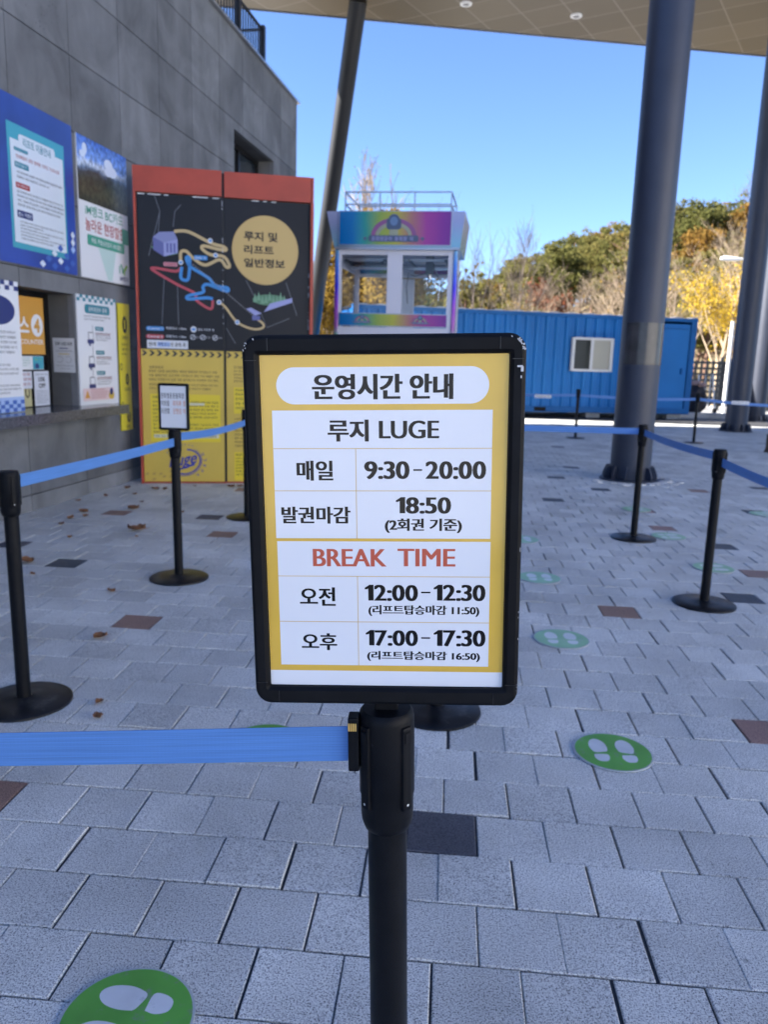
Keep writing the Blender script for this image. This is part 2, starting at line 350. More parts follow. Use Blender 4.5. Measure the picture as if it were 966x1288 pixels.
class Print(MB):
    """a flat sign face: layers of shapes printed one over the other on a thin board"""
    def __init__(s, o, U, N, step=0.0004, V=(0, 0, 1)):
        super().__init__(); s.o = Vector(o); s.U = Vector(U).normalized(); s.N = Vector(N).normalized(); s.V = Vector(V); s.st = step; s.boxes = []
        s.rng = random.Random(11)
    def lift(s, u0, v0, u1, v1):
        """height of a new shape: one step above whatever it covers"""
        h = s.st + max([b[4] for b in s.boxes if b[0] < u1 and b[2] > u0 and b[1] < v1 and b[3] > v0], default=0.0)
        s.boxes.append((u0, v0, u1, v1, h)); return h
    def p(s, u, v, h): return s.o + s.U * u + s.V * v + s.N * h
    def poly(s, pts, mt, h=None):
        if h is None: us = [a for a, b in pts]; vs_ = [b for a, b in pts]; h = s.lift(min(us), min(vs_), max(us), max(vs_))
        P = [s.p(u, v, h) for u, v in pts]
        nrm = (P[1] - P[0]).cross(P[2] - P[0])
        idx = list(range(len(P)))
        ar = sum(pts[i][0] * pts[(i + 1) % len(pts)][1] - pts[(i + 1) % len(pts)][0] * pts[i][1] for i in range(len(pts)))
        want = s.U.cross(s.V).dot(s.N)
        if ar * want < 0: idx = idx[::-1]
        s.add(P, [idx], mt)
    def rect(s, u0, v0, u1, v1, mt, r=0.0, n=5):
        u0, u1 = min(u0, u1), max(u0, u1); v0, v1 = min(v0, v1), max(v0, v1)
        if r <= 0: s.poly([(u0, v0), (u1, v0), (u1, v1), (u0, v1)], mt); return
        s.poly(rrect(u0, v0, u1, v1, r, n), mt)
    def circ(s, u, v, ru, rv, mt, n=28): s.poly([(u + ru * math.cos(2 * math.pi * i / n), v + rv * math.sin(2 * math.pi * i / n)) for i in range(n)], mt)
    def stroke(s, pts, wd, mt, closed=False):
        us = [a[0] for a in pts]; vs_ = [a[1] for a in pts]; h = s.lift(min(us) - wd, min(vs_) - wd, max(us) + wd, max(vs_) + wd)
        n = len(pts); L_ = []; R_ = []
        for i in range(n):
            a = Vector(pts[max(i - 1, 0)] if not closed else pts[i - 1]); b = Vector(pts[min(i + 1, n - 1)] if not closed else pts[(i + 1) % n])
            d = (b - a).normalized(); q = Vector((-d.y, d.x)) * wd / 2; c = Vector(pts[i]); L_.append(c + q); R_.append(c - q)
        P = [s.p(a.x, a.y, h) for a in L_] + [s.p(a.x, a.y, h) for a in R_]
        F = [(i, n + i, n + (i + 1) % n, (i + 1) % n) for i in range(n if closed else n - 1)]
        s.add(P, F, mt)
    def text(s, t, u0, v0, u1, v1, mt, bold=0.0, thick=0.0, slant=0.0, ang=0.0, keep=False):
        V, F, bb = digit_mesh(t, bold) if all(c in '0123456789:' for c in t) and ':' in t else text_mesh(t, bold)
        u0, u1 = min(u0, u1), max(u0, u1); v0, v1 = min(v0, v1), max(v0, v1)
        sx = (u1 - u0) / (bb[1] - bb[0]); sy = (v1 - v0) / (bb[3] - bb[2])
        cx, cy = (u0 + u1) / 2, (v0 + v1) / 2
        if keep: sx = sy = min(sx, sy)
        ca, sa = math.cos(ang), math.sin(ang)
        for j, dx in enumerate((0,) if not thick else (-thick, -thick / 2, 0, thick / 2, thick)):
            if j == 0: h = s.lift(u0, v0, u1, v1)
            else: h += s.st * 0.04
            P = []
            for a, b in V:
                x = (a - (bb[0] + bb[1]) / 2) * sx; y = (b - (bb[2] + bb[3]) / 2) * sy; x += slant * y + dx
                P.append(s.p(cx + x * ca - y * sa, cy + x * sa + y * ca, h))
            flip = s.U.cross(s.V).dot(s.N) < 0
            s.add(P, [f[::-1] if flip else f for f in F], mt)
    def scrib(s, u0, v0, u1, v1, mt, fill=0.9, cw=None):
        """one line of print too small to read: glyph-sized clusters of strokes"""
        hh = abs(v1 - v0); cw = cw or hh * 0.95; u = min(u0, u1); ue = max(u0, u1); lo = min(v0, v1)
        h = s.lift(u, lo, ue, lo + hh); word = s.rng.randint(2, 5); flip = s.U.cross(s.V).dot(s.N) < 0
        while u + cw * 0.8 < ue:
            word -= 1
            if word < 0: word = s.rng.randint(2, 5); u += cw * 0.45; continue
            V, F, bb = text_mesh(s.rng.choice(BODYTEXT), 0.014)
            s.add([s.p(u + a * cw * 0.98, lo + (b + .08) * hh * 1.02, h) for a, b in V], [f[::-1] if flip else f for f in F], mt)
            u += cw
    def para(s, u0, v0, u1, v1, n, mt, ragged=0.25, fill=0.62):
        lh = (max(v0, v1) - min(v0, v1)) / n
        for i in range(n):
            top = max(v0, v1) - i * lh
            s.scrib(u0, top - lh * fill, u0 + (u1 - u0) * (1 - (s.rng.random() * ragged if i == n - 1 or s.rng.random() < 0.25 else 0)), top, mt)
    def plate(s, u0, v0, u1, v1, th, mt, back=None):
        """the board itself, from -th to 0 along N"""
        c = [(u0, v0), (u1, v0), (u1, v1), (u0, v1)]
        P = [s.p(a, b, -th) for a, b in c] + [s.p(a, b, 0) for a, b in c]
        F = [(0, 3, 2, 1), (4, 5, 6, 7), (0, 1, 5, 4), (1, 2, 6, 5), (2, 3, 7, 6), (3, 0, 4, 7)]
        if s.U.cross(s.V).dot(s.N) < 0: F = [f[::-1] for f in F]
        s.add(P, F, mt)

def rrect(u0, v0, u1, v1, r, n=5):
    P = []
    for cx, cy, a0 in ((u1 - r, v0 + r, -90), (u1 - r, v1 - r, 0), (u0 + r, v1 - r, 90), (u0 + r, v0 + r, 180)):
        for i in range(n + 1):
            a = R(a0 + 90 * i / n); P.append((cx + r * math.cos(a), cy + r * math.sin(a)))
    return P

def spline(pts, k=5):
    out = []
    n = len(pts)
    for i in range(n - 1):
        p0, p1, p2, p3 = (Vector(pts[max(i - 1, 0)]), Vector(pts[i]), Vector(pts[i + 1]), Vector(pts[min(i + 2, n - 1)]))
        for j in range(k):
            t = j / k
            q = 0.5 * ((2 * p1) + (p2 - p0) * t + (2 * p0 - 5 * p1 + 4 * p2 - p3) * t * t + (3 * p1 - p0 - 3 * p2 + p3) * t ** 3)
            out.append(tuple(q))
    out.append(tuple(pts[-1]))
    return out

def set_tone(o, fn):
    me = o.data; ca = me.color_attributes.new('tone', 'FLOAT_COLOR', 'CORNER')
    buf = [0.0] * (len(me.loops) * 4)
    for p in me.polygons:
        c = fn(p.index)
        for li in p.loop_indices: buf[li * 4:li * 4 + 4] = (c[0], c[1], c[2], 1)
    ca.data.foreach_set('color', buf)

# ================================================================== GROUND
g = MB()
def joint_material():
    m = bpy.data.materials.new('joint_sand'); m.use_nodes = True; n = m.node_tree; L = n.links.new; b = n.nodes['Principled BSDF']
    tc = node(n, 'ShaderNodeTexCoord'); sp = node(n, 'ShaderNodeSeparateXYZ'); L(tc.outputs['Object'], sp.inputs[0])
    nz = node(n, 'ShaderNodeTexNoise'); nz.inputs['Scale'].default_value = 1.6; nz.inputs['Detail'].default_value = 4; L(tc.outputs['Object'], nz.inputs['Vector'])
    # paler joint colour towards the ticket counter, beyond the nearest rows
    sx = node(n, 'ShaderNodeMapRange', interpolation_type='SMOOTHSTEP'); sx.inputs[1].default_value = -1.2; sx.inputs[2].default_value = -1.9; L(sp.outputs[0], sx.inputs[0])
    sy = node(n, 'ShaderNodeMapRange', interpolation_type='SMOOTHSTEP'); sy.inputs[1].default_value = -7.0; sy.inputs[2].default_value = -6.2; L(sp.outputs[1], sy.inputs[0])
    mm = node(n, 'ShaderNodeMath', operation='MULTIPLY'); L(sx.outputs[0], mm.inputs[0]); L(sy.outputs[0], mm.inputs[1])
    mr = node(n, 'ShaderNodeMapRange'); mr.inputs[1].default_value = .35; mr.inputs[2].default_value = .6; L(nz.outputs['Fac'], mr.inputs[0])
    m2 = node(n, 'ShaderNodeMath', operation='MULTIPLY'); L(mm.outputs[0], m2.inputs[0]); L(mr.outputs[0], m2.inputs[1])
    mx = node(n, 'ShaderNodeMix', data_type='RGBA'); L(m2.outputs[0], mx.inputs[0]); mx.inputs[6].default_value = (.04, .04, .043, 1); mx.inputs[7].default_value = (.46, .46, .45, 1); L(mx.outputs[2], b.inputs['Base Color']); b.inputs['Roughness'].default_value = .9
    return m
JOINT = joint_material()
GROUNDM = mat('pale_paving_beyond', (0.36, 0.35, 0.33), 0.85, noise=(0.4, 0.8, 1.15))
g.add([(-400, -400, -0.03), (400, -400, -0.03), (400, 600, -0.03), (-400, 600, -0.03)], [(0, 1, 2, 3)], GROUNDM)
struct(g.build('ground'))
gb = MB(); gb.add([(-14, -4, -0.0065), (16, -4, -0.0065), (16, 21.4, -0.0065), (-14, 21.4, -0.0065)], [(0, 1, 2, 3)], JOINT)
struct(gb.build('paving_bed'))

S = 0.2; Y0 = 0.1475
BROWN = (0.30, 0.185, 0.145); DARK = (0.085, 0.09, 0.103)
special = {}
def phase(k): return 0.185 + 0.526 * (k - 10)
def mark(k, X, c):
    ph = phase(k); special[(k, math.floor(X - ph))] = c
for k, X in ((9, -6.45), (17, -7.63), (13, 6.07), (20, 5.01), (32, 9.34), (25, 10.5), (36, 9.39), (43, 13.89), (27, -8.37), (37, -10.54), (30, -13.63)): mark(k, X, BROWN)
for k, X in ((9, .18), (22, -11.72), (30, -10.17), (24, -14.63), (29, 10.53), (22, 8.98), (37, 14.5), (38, 5.33), (46, 6.88), (51, 7.87), (42, 8.39), (64, 8.94), (47, 13.34), (45, 18.45)): mark(k, X, DARK)
rg = random.Random(5)
pv = MB(); tones = []
for k in range(-10, 97):
    yb = Y0 + k * S; ph = phase(k)
    xl = -3.42 + 0.082 * (yb - 6.74) if yb < 14.0 else -9.5
    xr = 3.2 if yb < 1 else (6 if yb < 6 else 12.5)
    rowdy = rg.gauss(0, 0.001)
    i0 = math.ceil(xl / S - ph); i1 = int(xr / S - ph)
    for i in range(i0 - 1, i1):
        xa = (i + ph) * S; xb = xa + S
        if xb <= xl: continue
        xa = max(xa, xl)
        jx = rg.gauss(0, 0.0014); jy = rg.gauss(0, 0.001) + rowdy; gp = 0.0024; bv = 0.0026
        a, b, c_, d = xa + gp + jx, xb - gp + jx, yb + gp + jy, yb + S - gp + jy
        if b - a < 0.03: continue
        zz = rg.gauss(0, 0.0006); tx = rg.gauss(0, 0.0004); ty = rg.gauss(0, 0.0004)
        def z(x_, y_, dz): return zz + dz + (tx if x_ > (a + b) / 2 else -tx) + (ty if y_ > (c_ + d) / 2 else -ty)
        P = []
        for dz, ins in ((-0.013, 0.0), (-0.0026, 0.0), (0.0, bv)):
            for x_, y_ in ((a + ins, c_ + ins), (b - ins, c_ + ins), (b - ins, d - ins), (a + ins, d - ins)): P.append((x_, y_, z(x_, y_, dz)))
        F = [(8, 9, 10, 11)]
        for l in (0, 4):
            for q in range(4): q2 = (q + 1) % 4; F.append((l + q, l + q2, l + 4 + q2, l + 4 + q))
        pv.add(P, F, PAV)
        sp_ = special.get((k, i))
        if sp_ is None:
            t = 0.58 * (1 + rg.gauss(0, 0.07)); tt = (t * 1.03, t * 1.02, t * 0.95)
        else: tt = tuple(q * (1 + rg.gauss(0, .04)) for q in sp_)
        tones += [tt] * 9
po = pv.build('paving'); struct(po); set_tone(po, lambda i: tones[i])

# far kerb and road beyond the container
kb = MB(); KERBM = mat('kerb_concrete', (0.42, 0.42, 0.42), 0.8, noise=(2, 0.8, 1.15))
kb.bbox((12.5, 23.2, 0.06), (14, 0.22, 0.16), 0.015, KERBM, Matrix.Rotation(0.16, 3, 'Z'))
struct(kb.build('kerb'))

# hill
def hill_h(x, y):
    base = 9.0 / (1 + math.exp(-(x - 9.5) / 6.0)) + 1.2
    t = max(0.0, min(1.0, (y - 36) / 36)); t = t * t * (3 - 2 * t)
    h = base * t + 0.5 * math.sin(x * 0.35 + y * 0.2) * t
    return h - 0.06
hm = MB(); NX, NY = 60, 40; HP = []; HF = []
for j in range(NY + 1):
    for i in range(NX + 1):
        x = -30 + 110 * i / NX; y = 34 + 90 * j / NY; HP.append((x, y, hill_h(x, y)))
for j in range(NY):
    for i in range(NX): a = j * (NX + 1) + i; HF.append((a, a + 1, a + NX + 2, a + NX + 1))
HILLM = mat('dry_grass_hillside', (0.17, 0.13, 0.07), 0.95, noise=(0.5, 0.5, 1.4))
hm.add(HP, HF, HILLM, True); struct(hm.build('hill'))

# ================================================================== TICKET BUILDING
P0 = Vector((-3.40, 6.74, 0)); KW = 0.082
DW = Vector((KW, 1, 0)).normalized(); NW = Vector((1, -KW, 0)).normalized()
def W(s_, z_, out=0.0): return P0 + DW * s_ + NW * out + Vector((0, 0, z_))
WROT = Matrix((NW, DW, Vector((0, 0, 1)))).transposed()     # local x=out, y=along, z=up
bld = thing('ticket_building', 'dark grey concrete ticket office with a counter opening and roof railing', 'building', W(0, 0, -4))
wm = MB(); wtone = []
rwt = random.Random(21)
zj = [-0.05, 0.138, 0.75, 1.362, 1.974, 2.586, 3.20, 3.81, 4.42, 5.03, 5.52]
sj = [0.288 + 0.875 * i for i in range(-11, 9)]
sj = [-9.3] + sj + [7.36]
OPEN = (-2.6, 0.19, 0.83, 1.825); WIN = (4.31, 6.07, 3.1, 4.31)
def wall_rect(s0, s1, z0, z1, tone):
    """one panel, cut around the openings"""
    for (a, b, c_, d) in (OPEN, WIN):
        if s0 < b and s1 > a and z0 < d and z1 > c_:
            for r_ in ((s0, min(s1, a), z0, z1), (max(s0, b), s1, z0, z1), (max(s0, a), min(s1, b), z0, c_), (max(s0, a), min(s1, b), d, z1)):
                if r_[1] - r_[0] > 0.004 and r_[3] - r_[2] > 0.004: wall_rect(*r_, tone)
            return
    n0 = len(wm.f)
    wm.box(W((s0 + s1) / 2, (z0 + z1) / 2, -0.03), (0.06, s1 - s0, z1 - z0), CONC, WROT)
    wtone.extend([tone] * (len(wm.f) - n0))
for i in range(len(sj) - 1):
    for j in range(len(zj) - 1):
        if sj[i + 1] - sj[i] < 0.01: continue
        t = 0.165 * (1 + rwt.gauss(0, 0.10)); gpx = 0.004
        wall_rect(sj[i] + gpx, sj[i + 1] - gpx, zj[j] + gpx, zj[j + 1] - gpx, (t * .97, t, t * 1.05))
# backing mass behind the panels: blocks around the openings
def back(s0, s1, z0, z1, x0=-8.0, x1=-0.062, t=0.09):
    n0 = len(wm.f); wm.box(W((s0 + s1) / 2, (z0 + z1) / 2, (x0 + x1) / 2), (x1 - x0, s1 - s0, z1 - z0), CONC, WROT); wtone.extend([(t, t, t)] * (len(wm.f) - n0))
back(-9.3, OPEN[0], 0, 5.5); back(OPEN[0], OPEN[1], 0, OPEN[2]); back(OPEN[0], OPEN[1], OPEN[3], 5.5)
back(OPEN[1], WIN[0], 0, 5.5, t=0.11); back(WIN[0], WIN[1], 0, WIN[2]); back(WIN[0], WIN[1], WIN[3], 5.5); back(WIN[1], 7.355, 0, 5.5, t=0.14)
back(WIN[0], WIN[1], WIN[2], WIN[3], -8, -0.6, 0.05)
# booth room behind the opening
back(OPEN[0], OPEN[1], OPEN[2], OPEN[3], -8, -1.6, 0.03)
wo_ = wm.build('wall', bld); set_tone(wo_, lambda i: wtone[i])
cp = MB(); COPE = mat('coping_metal', (0.42, 0.43, 0.44), 0.35, 0.8)
cp.box(W(-0.97, 5.535, -4.0), (8.1, 16.72, 0.03), COPE, WROT)
cp.build('coping', bld)
# counter
GRAN = mat('polished_granite', (0.06, 0.06, 0.066), 0.15, noise=(110, 0.2, 2.6))
ct = MB(); ct.bbox(W(-1.6, 0.795, 0.02), (0.50, 4.47, 0.085), 0.006, GRAN, WROT); ct.build('counter', bld)
# ticket window set back in the opening
DARKF = mat('dark_anodised_frame', (0.02, 0.02, 0.022), 0.4, 0.6)
DGL = mat('dark_office_glass', (0.012, 0.013, 0.015), 0.06)
tw = MB()
for s_ in (-2.55, -0.9, 0.16): tw.box(W(s_, 1.327, -0.275), (0.05, 0.06, 0.99), DARKF, WROT)
for z_ in (0.86, 1.13, 1.80): tw.box(W(-1.2, z_, -0.2755), (0.045, 2.75, 0.05), DARKF, WROT)
tf = tw.build('ticket_window', bld)
tg = MB(); tg.box(W(-1.2, 1.327, -0.29), (0.008, 2.72, 0.93), DGL, WROT); tg.build('pane', tf)
# upper window
uw = MB()
for s_ in (4.34, 4.75, 5.2, 6.04): uw.box(W(s_, 3.7, -0.28), (0.06, 0.06, 1.2), DARKF, WROT)
for z_ in (3.13, 4.28): uw.box(W(5.19, z_, -0.2805), (0.055, 1.75, 0.06), DARKF, WROT)
uf = uw.build('window', bld)
ug = MB(); SKYGL = mat('reflecting_window_glass', (0.03, 0.04, 0.05), 0.03, spec=1.0); ug.box(W(5.19, 3.7, -0.30), (0.01, 1.73, 1.14), SKYGL, WROT); ug.build('pane', uf)
# roof railing
rl = MB(); RAILM = mat('black_railing_paint', (0.012, 0.012, 0.014), 0.4)
RX = -0.12
for s_ in [5.88 - 1.06 * i for i in range(11)]:
    rl.box(W(s_, 5.85, RX), (0.08, 0.08, 0.62), RAILM, WROT)
for z_ in (5.60, 6.11): rl.box(W(0.3, z_, RX), (0.03, 11.1, 0.03), RAILM, WROT)
for i in range(105): rl.box(W(5.78 - 0.106 * i, 5.86, RX), (0.018, 0.018, 0.5), RAILM, WROT)
for z_ in (5.60, 6.11): rl.box(W(5.88, z_, RX - 2.0), (3.9, 0.03, 0.03), RAILM, WROT)
for i in range(1, 36): rl.box(W(5.88, 5.86, RX - 0.11 * i), (0.012, 0.012, 0.5), RAILM, WROT)
for i in range(1, 4): rl.box(W(5.88, 5.85, RX - 1.2 * i), (0.06, 0.06, 0.62), RAILM, WROT)
rl.build('railing', bld)

# ================================================================== CANOPY AND COLUMNS
ZC = 8.5
E0 = Vector((-4.32, 17.94, 0)); ED = Vector((7.01 + 4.32, 20.51 - 17.94, 0)).normalized(); EN = Vector((ED.y, -ED.x, 0))   # inward
SOF = soffit_material(); FASC = mat('canopy_fascia', (0.35, 0.35, 0.36), 0.4, 0.6)
can = thing('canopy', 'broad flat canopy with metal soffit panels covering the whole plaza', 'canopy', E0 + EN * 5 + Vector((0, 0, ZC)))
CW0, CW1, CD = -34.0, 26.0, 10.5
def Q(a, b, z_): return E0 + ED * a + EN * b + Vector((0, 0, z_))
cm = MB(); cm.add([Q(CW0, 0.05, ZC), Q(CW1, 0.05, ZC), Q(CW1, CD, ZC), Q(CW0, CD, ZC)], [(0, 1, 2, 3)], SOF); cm.build('soffit', can)
cf = MB()
cf.add([Q(CW0, 0, ZC - 0.02), Q(CW1, 0, ZC - 0.02), Q(CW1, CD, ZC - 0.02), Q(CW0, CD, ZC - 0.02), Q(CW0, 0, ZC + 0.45), Q(CW1, 0, ZC + 0.45), Q(CW1, CD, ZC + 0.45), Q(CW0, CD, ZC + 0.45)],
       [(0, 1, 5, 4), (1, 2, 6, 5), (2, 3, 7, 6), (3, 0, 4, 7), (4, 5, 6, 7)], FASC)
cf.build('roof_deck', can)
LRIM = mat('downlight_rim', (0.8, 0.8, 0.8), 0.3); LIN = mat('downlight_glass', (0.25, 0.25, 0.26), 0.2)
def downlight(x, y):
    d = MB(); d.lathe([(0.0, -0.012), (0.07, -0.012), (0.075, -0.03), (0.12, -0.026), (0.125, 0.0)], LRIM, (x, y, ZC)); o = d.build('downlight', can)
    e = MB(); e.lathe([(0, 0), (0.068, 0)], LIN, (x, y, ZC - 0.014), 24, False); e.build('diffuser', o)
for i in range(-1, 4):
    downlight(-0.03 + 2.31 * i, 17.67 + 0.59 * i); downlight(0.9 + 2.31 * i, 14.2 + 0.59 * i)

COLM = mat('grey_column_paint', (0.032, 0.038, 0.058), 0.48, 0.1, noise=(3, 0.9, 1.1))
MORT = mat('broken_white_mortar', (0.62, 0.62, 0.62), 0.9, noise=(30, 0.8, 1.1))
TAPE = mat('clear_film_residue', (0.04, 0.04, 0.043), 0.25, noise=(8, 0.7, 1.25))
def column(x, y, label, tape=False, mortar=False, dia=0.47):
    t = thing('canopy_column', label, 'column', (x, y, 0), 'round columns carrying the canopy')
    r_ = dia / 2
    m_ = MB(); m_.lathe([(r_, 0.02), (r_, ZC - 0.001)], COLM, (x, y, 0), 48); m_.build('shaft', t)
    b = MB(); b.lathe([(0, 0.022), (r_ + 0.11, 0.022), (r_ + 0.115, 0.016), (r_ + 0.115, -0.004)], COLM, (x, y, 0), 40); b.build('base_plate', t)
    for k in range(12):
        a = 2 * math.pi * (k + 0.3) / 12; gu = MB()
        U_ = Vector((math.cos(a), math.sin(a), 0)); N_ = Vector((-U_.y, U_.x, 0))
        gu.prism([(r_ - 0.012, 0.023), (r_ + 0.085, 0.023), (r_ + 0.085, 0.07), (r_ + 0.045, 0.17), (r_ - 0.012, 0.17)], Vector((x, y, 0)) - N_ * 0.008, U_, (0, 0, 1), N_, 0.016, COLM)
        gu.build('gusset', t)
    if tape:
        tp = MB(); n = 24; P = []
        for z_ in (1.36, 1.83):
            for k in range(n + 1):
                a = R(-150 + 165 * k / n); P.append((x + (r_ + 0.002) * math.cos(a), y + (r_ + 0.002) * math.sin(a), z_))
        tp.add(P, [(k, k + 1, n + 2 + k, n + 1 + k) for k in range(n)], TAPE, True); tp.build('film_band', t)
    return t
column(2.2, 9.53, 'large grey round column nearest the camera with a film band round it', True, True)
column(6.32, 17.85, 'grey round column at right standing nearer the blue container corner')
column(8.16, 21.7, 'farthest grey upright column at the right edge')
lc = thing('leaning_column', 'dark grey leaning column rising behind the map board and arcade machine', 'column', (-3.98, 20.94, 0))
lm_ = MB(); lm_.tube([(-3.98, 20.94, 0), (-2.235, 17.56, ZC)], 0.185, mat('dark_column_paint', (0.007, 0.008, 0.011), 0.5, 0.0), 40, cap=False); lm_.build('shaft', lc)
lb = MB(); lb.lathe([(0, 0.03), (0.32, 0.03), (0.32, -0.004)], COLM, (-3.98, 20.94, 0)); lb.build('base_plate', lc)
mo = MB(); rm_ = random.Random(3)
for k in range(46):
    a = rm_.uniform(-2.7, 0.2); rr_ = rm_.uniform(0.36, 0.58); sz = rm_.uniform(0.015, 0.05)
    mo.box((2.2 + rr_ * math.cos(a), 9.53 + rr_ * math.sin(a), 0.006), (sz * 2, sz, 0.012), MORT, Matrix.Rotation(rm_.uniform(0, 3), 3, 'Z'))
o = mo.build('mortar_rubble'); o['kind'] = 'stuff'; tag(o, 'white broken mortar crumbs around the foot of the large column', 'rubble')

# ================================================================== BARRIER POSTS
def post_lathe(m_, h=0.9):
    m_.lathe([(0.026, 0.02), (0.026, h - 0.16)], BLACK, n=36)
def head_lathe(m_, h=0.9, low=False):
    m_.lathe([(0.0262, h - 0.168), (0.030, h - 0.165), (0.0335, h - 0.155), (0.0345, h - 0.145), (0.0345, h - 0.118), (0.036, h - 0.115), (0.036, h - 0.012), (0.0345, h - 0.004), (0.031, h), (0.0, h + 0.001)], BLACKP, n=40)
def base_lathe(m_): m_.lathe([(0.028, 0.028), (0.045, 0.022), (0.10, 0.019), (0.165, 0.013), (0.175, 0.008), (0.176, -0.001)], BLACKB, n=56)
def barrier_parts(t, slots=True):
    m_ = MB(); post_lathe(m_); m_.build('post', t)
    m_ = MB(); base_lathe(m_); m_.build('base', t)
    m_ = MB(); head_lathe(m_); hd = m_.build('head', t)
    for k in range(4):
        a = R(45 + 90 * k); ca, sa = math.cos(a), math.sin(a); rot = Matrix.Rotation(a, 3, 'Z')
        c_ = MB(); c_.bbox((0.0355 * ca, 0.0355 * sa, 0.828), (0.008, 0.015, 0.115), 0.003, BLACKP, rot)
        c_.box((0.0388 * ca, 0.0388 * sa, 0.872), (0.004, 0.009, 0.014), BLACK, rot)
        c_.lathe([(0.0, 0.0), (0.0018, 0.0)], CHIP, (0, 0, 0), 8, False)
        # screw head facing outwards
        n = len(c_.v) - 16
        for q in range(16):
            p = c_.v[n + q]; c_.v[n + q] = rot @ Vector((0.0397, p.x, p.y)) + Vector((0, 0, 0.779))
        c_.build('belt_slot', hd)
    return hd
bar0 = thing('barrier_post', 'black belt barrier post at the left edge, nearest to the ticket counter', 'barrier post', (-1.585, 2.69, 0), 'black belt barrier posts', local=True)
barrier_parts(bar0)
for x, y, rz, lb_ in ((-1.65, 6.3, .3, 'black barrier post mostly hidden left behind the time sign, before the yellow board'),
                  (0.0, 2.85, .2, 'black barrier post hidden behind the time sign, only its round base showing under it'),
                  (1.522, 4.48, .1, 'black belt barrier post at right, the nearer of the two joined by a belt'),
                  (1.504, 6.19, .0, 'black belt barrier post at right standing in front of the large grey column'),
                  (2.36, 14.75, .5, 'small far black barrier post in front of the blue container'),
                  (4.48, 14.67, .2, 'small far black barrier post between large column and right hand column'),
                  (-1.6, 0.93, .2, 'black barrier post just outside the left edge holding the near blue belt'),
                  (1.6, 2.72, .2, 'black barrier post just outside the right edge at the end of the belt')):
    c = copy_tree(bar0); c.location = (x, y, 0); c.rotation_euler = (R(random.uniform(-.6, .6)), R(random.uniform(-.6, .6)), rz); c['label'] = lb_
bar0.rotation_euler = (0, R(-0.4), 0.1)

# frame ring for sign holders
def frame_ring(m_, hw, hh, iw, ih, yb, yf, rad, mt, zc):
    """moulded frame: outer rounded outline, flat face, inner lip; facing -y"""
    loops = []
    n = 6
    for (w_, h_, r_, y_) in ((hw, hh, rad, yb), (hw, hh, rad, yf + 0.005), (hw - 0.0015, hh - 0.0015, rad - 0.001, yf + 0.0015), (hw - 0.005, hh - 0.005, rad - 0.004, yf), (iw + 0.005, ih + 0.005, 0.004, yf + 0.0005), (iw + 0.001, ih + 0.001, 0.002, yf + 0.004), (iw, ih, 0.0015, yf + 0.0085)):
        loops.append([(a, y_, b + zc) for a, b in rrect(-w_, -h_, w_, h_, max(r_, 0.001), n)])
    P = [p for l in loops for p in l]; k = len(loops[0]); F = []
    for j in range(len(loops) - 1):
        for i in range(k): i2 = (i + 1) % k; F.append((j * k + i, j * k + i2, (j + 1) * k + i2, (j + 1) * k + i))
    F.append(tuple(range(k - 1, -1, -1)))
    m_.add(P, F, mt, False)

# ------------------------------------------------------------------ the main sign stand
PY = mat('poster_yellow', (0.70, 0.44, 0.055), 0.25, coat=0.6, bump=(15, 0.22), noise=(12, 0.93, 1.05))
PW = mat('poster_white', (0.74, 0.76, 0.80), 0.25, coat=0.6, bump=(15, 0.22))
PK = mat('poster_black_ink', (0.004, 0.004, 0.005), 0.25, coat=0.25, spec=0.25, bump=(26, 0.10))
PR = mat('poster_red_ink', (0.50, 0.09, 0.05), 0.2, coat=0.3, bump=(26, 0.10))
PL = mat('poster_rule_line', (0.62, 0.42, 0.12), 0.2)
stand = thing('sign_stand', 'black barrier post topped by a framed yellow opening hours sign', 'sign stand', (-0.0305, 0.937, 0), rot=(0.0, -0.0366, 0.037), local=True)
hd = barrier_parts(stand)
SZ = 1.141
fm = MB(); frame_ring(fm, 0.1645, 0.2275, 0.1455, 0.2045, 0.0115, -0.0245, 0.02, BLACKP, SZ)
# seams of the snap corners
for sx in (-1, 1):
    for sz in (-1, 1):
        fm.box((sx * 0.1342, -0.0247, SZ + sz * 0.2165), (0.0008, 0.0012, 0.014), INK); fm.box((sx * 0.1550, -0.0247, SZ + sz * 0.1985), (0.013, 0.0012, 0.0008), INK)
rc = random.Random(9)
for k in range(30):
    a = R(rc.uniform(5, 85)); q = rc.choice((0.0165, 0.0175, 0.0185)); sx = 1 if rc.random() < 0.72 else -1
    cx = sx * (0.1445 + q * math.cos(a) * 0.98); cz = 0.2075 + q * math.sin(a) * 0.98
    fm.box((cx, -0.0237, SZ + cz), (rc.uniform(.0008, .0026), 0.0016, rc.uniform(.0006, .0018)), CHIP, Matrix.Rotation(rc.uniform(0, 3), 3, 'Y'))
for k in range(9): fm.box((0.1627, -0.0226, SZ + rc.uniform(-0.22, 0.0)), (rc.uniform(.0006, .0014), 0.0012, rc.uniform(.0006, .003)), CHIP)
fm.box((0.1570, -0.0248, SZ + 0.190), (0.006, 0.0010, 0.0022), CHIP); fm.box((0.1595, -0.0248, SZ + 0.187), (0.003, 0.0010, 0.006), CHIP); fm.box((0.1585, -0.0248, SZ + 0.178), (0.0014, 0.0010, 0.003), CHIP)
fm.bbox((0, 0.0, 0.908), (0.03, 0.018, 0.03), 0.003, BLACKP)
fr_ = fm.build('sign_frame', stand)
ps = Print((0, -0.0155, SZ), (1, 0, 0), (0, -1, 0), 0.00006)
ps.plate(-0.1458, -0.2048, 0.1458, 0.2048, 0.004, PW)
ps.rect(-0.1455, -0.1853, 0.1455, 0.2045, PY)
ps.rect(-0.1266, 0.1474, 0.123, 0.1904, PW, 0.0214, 10)
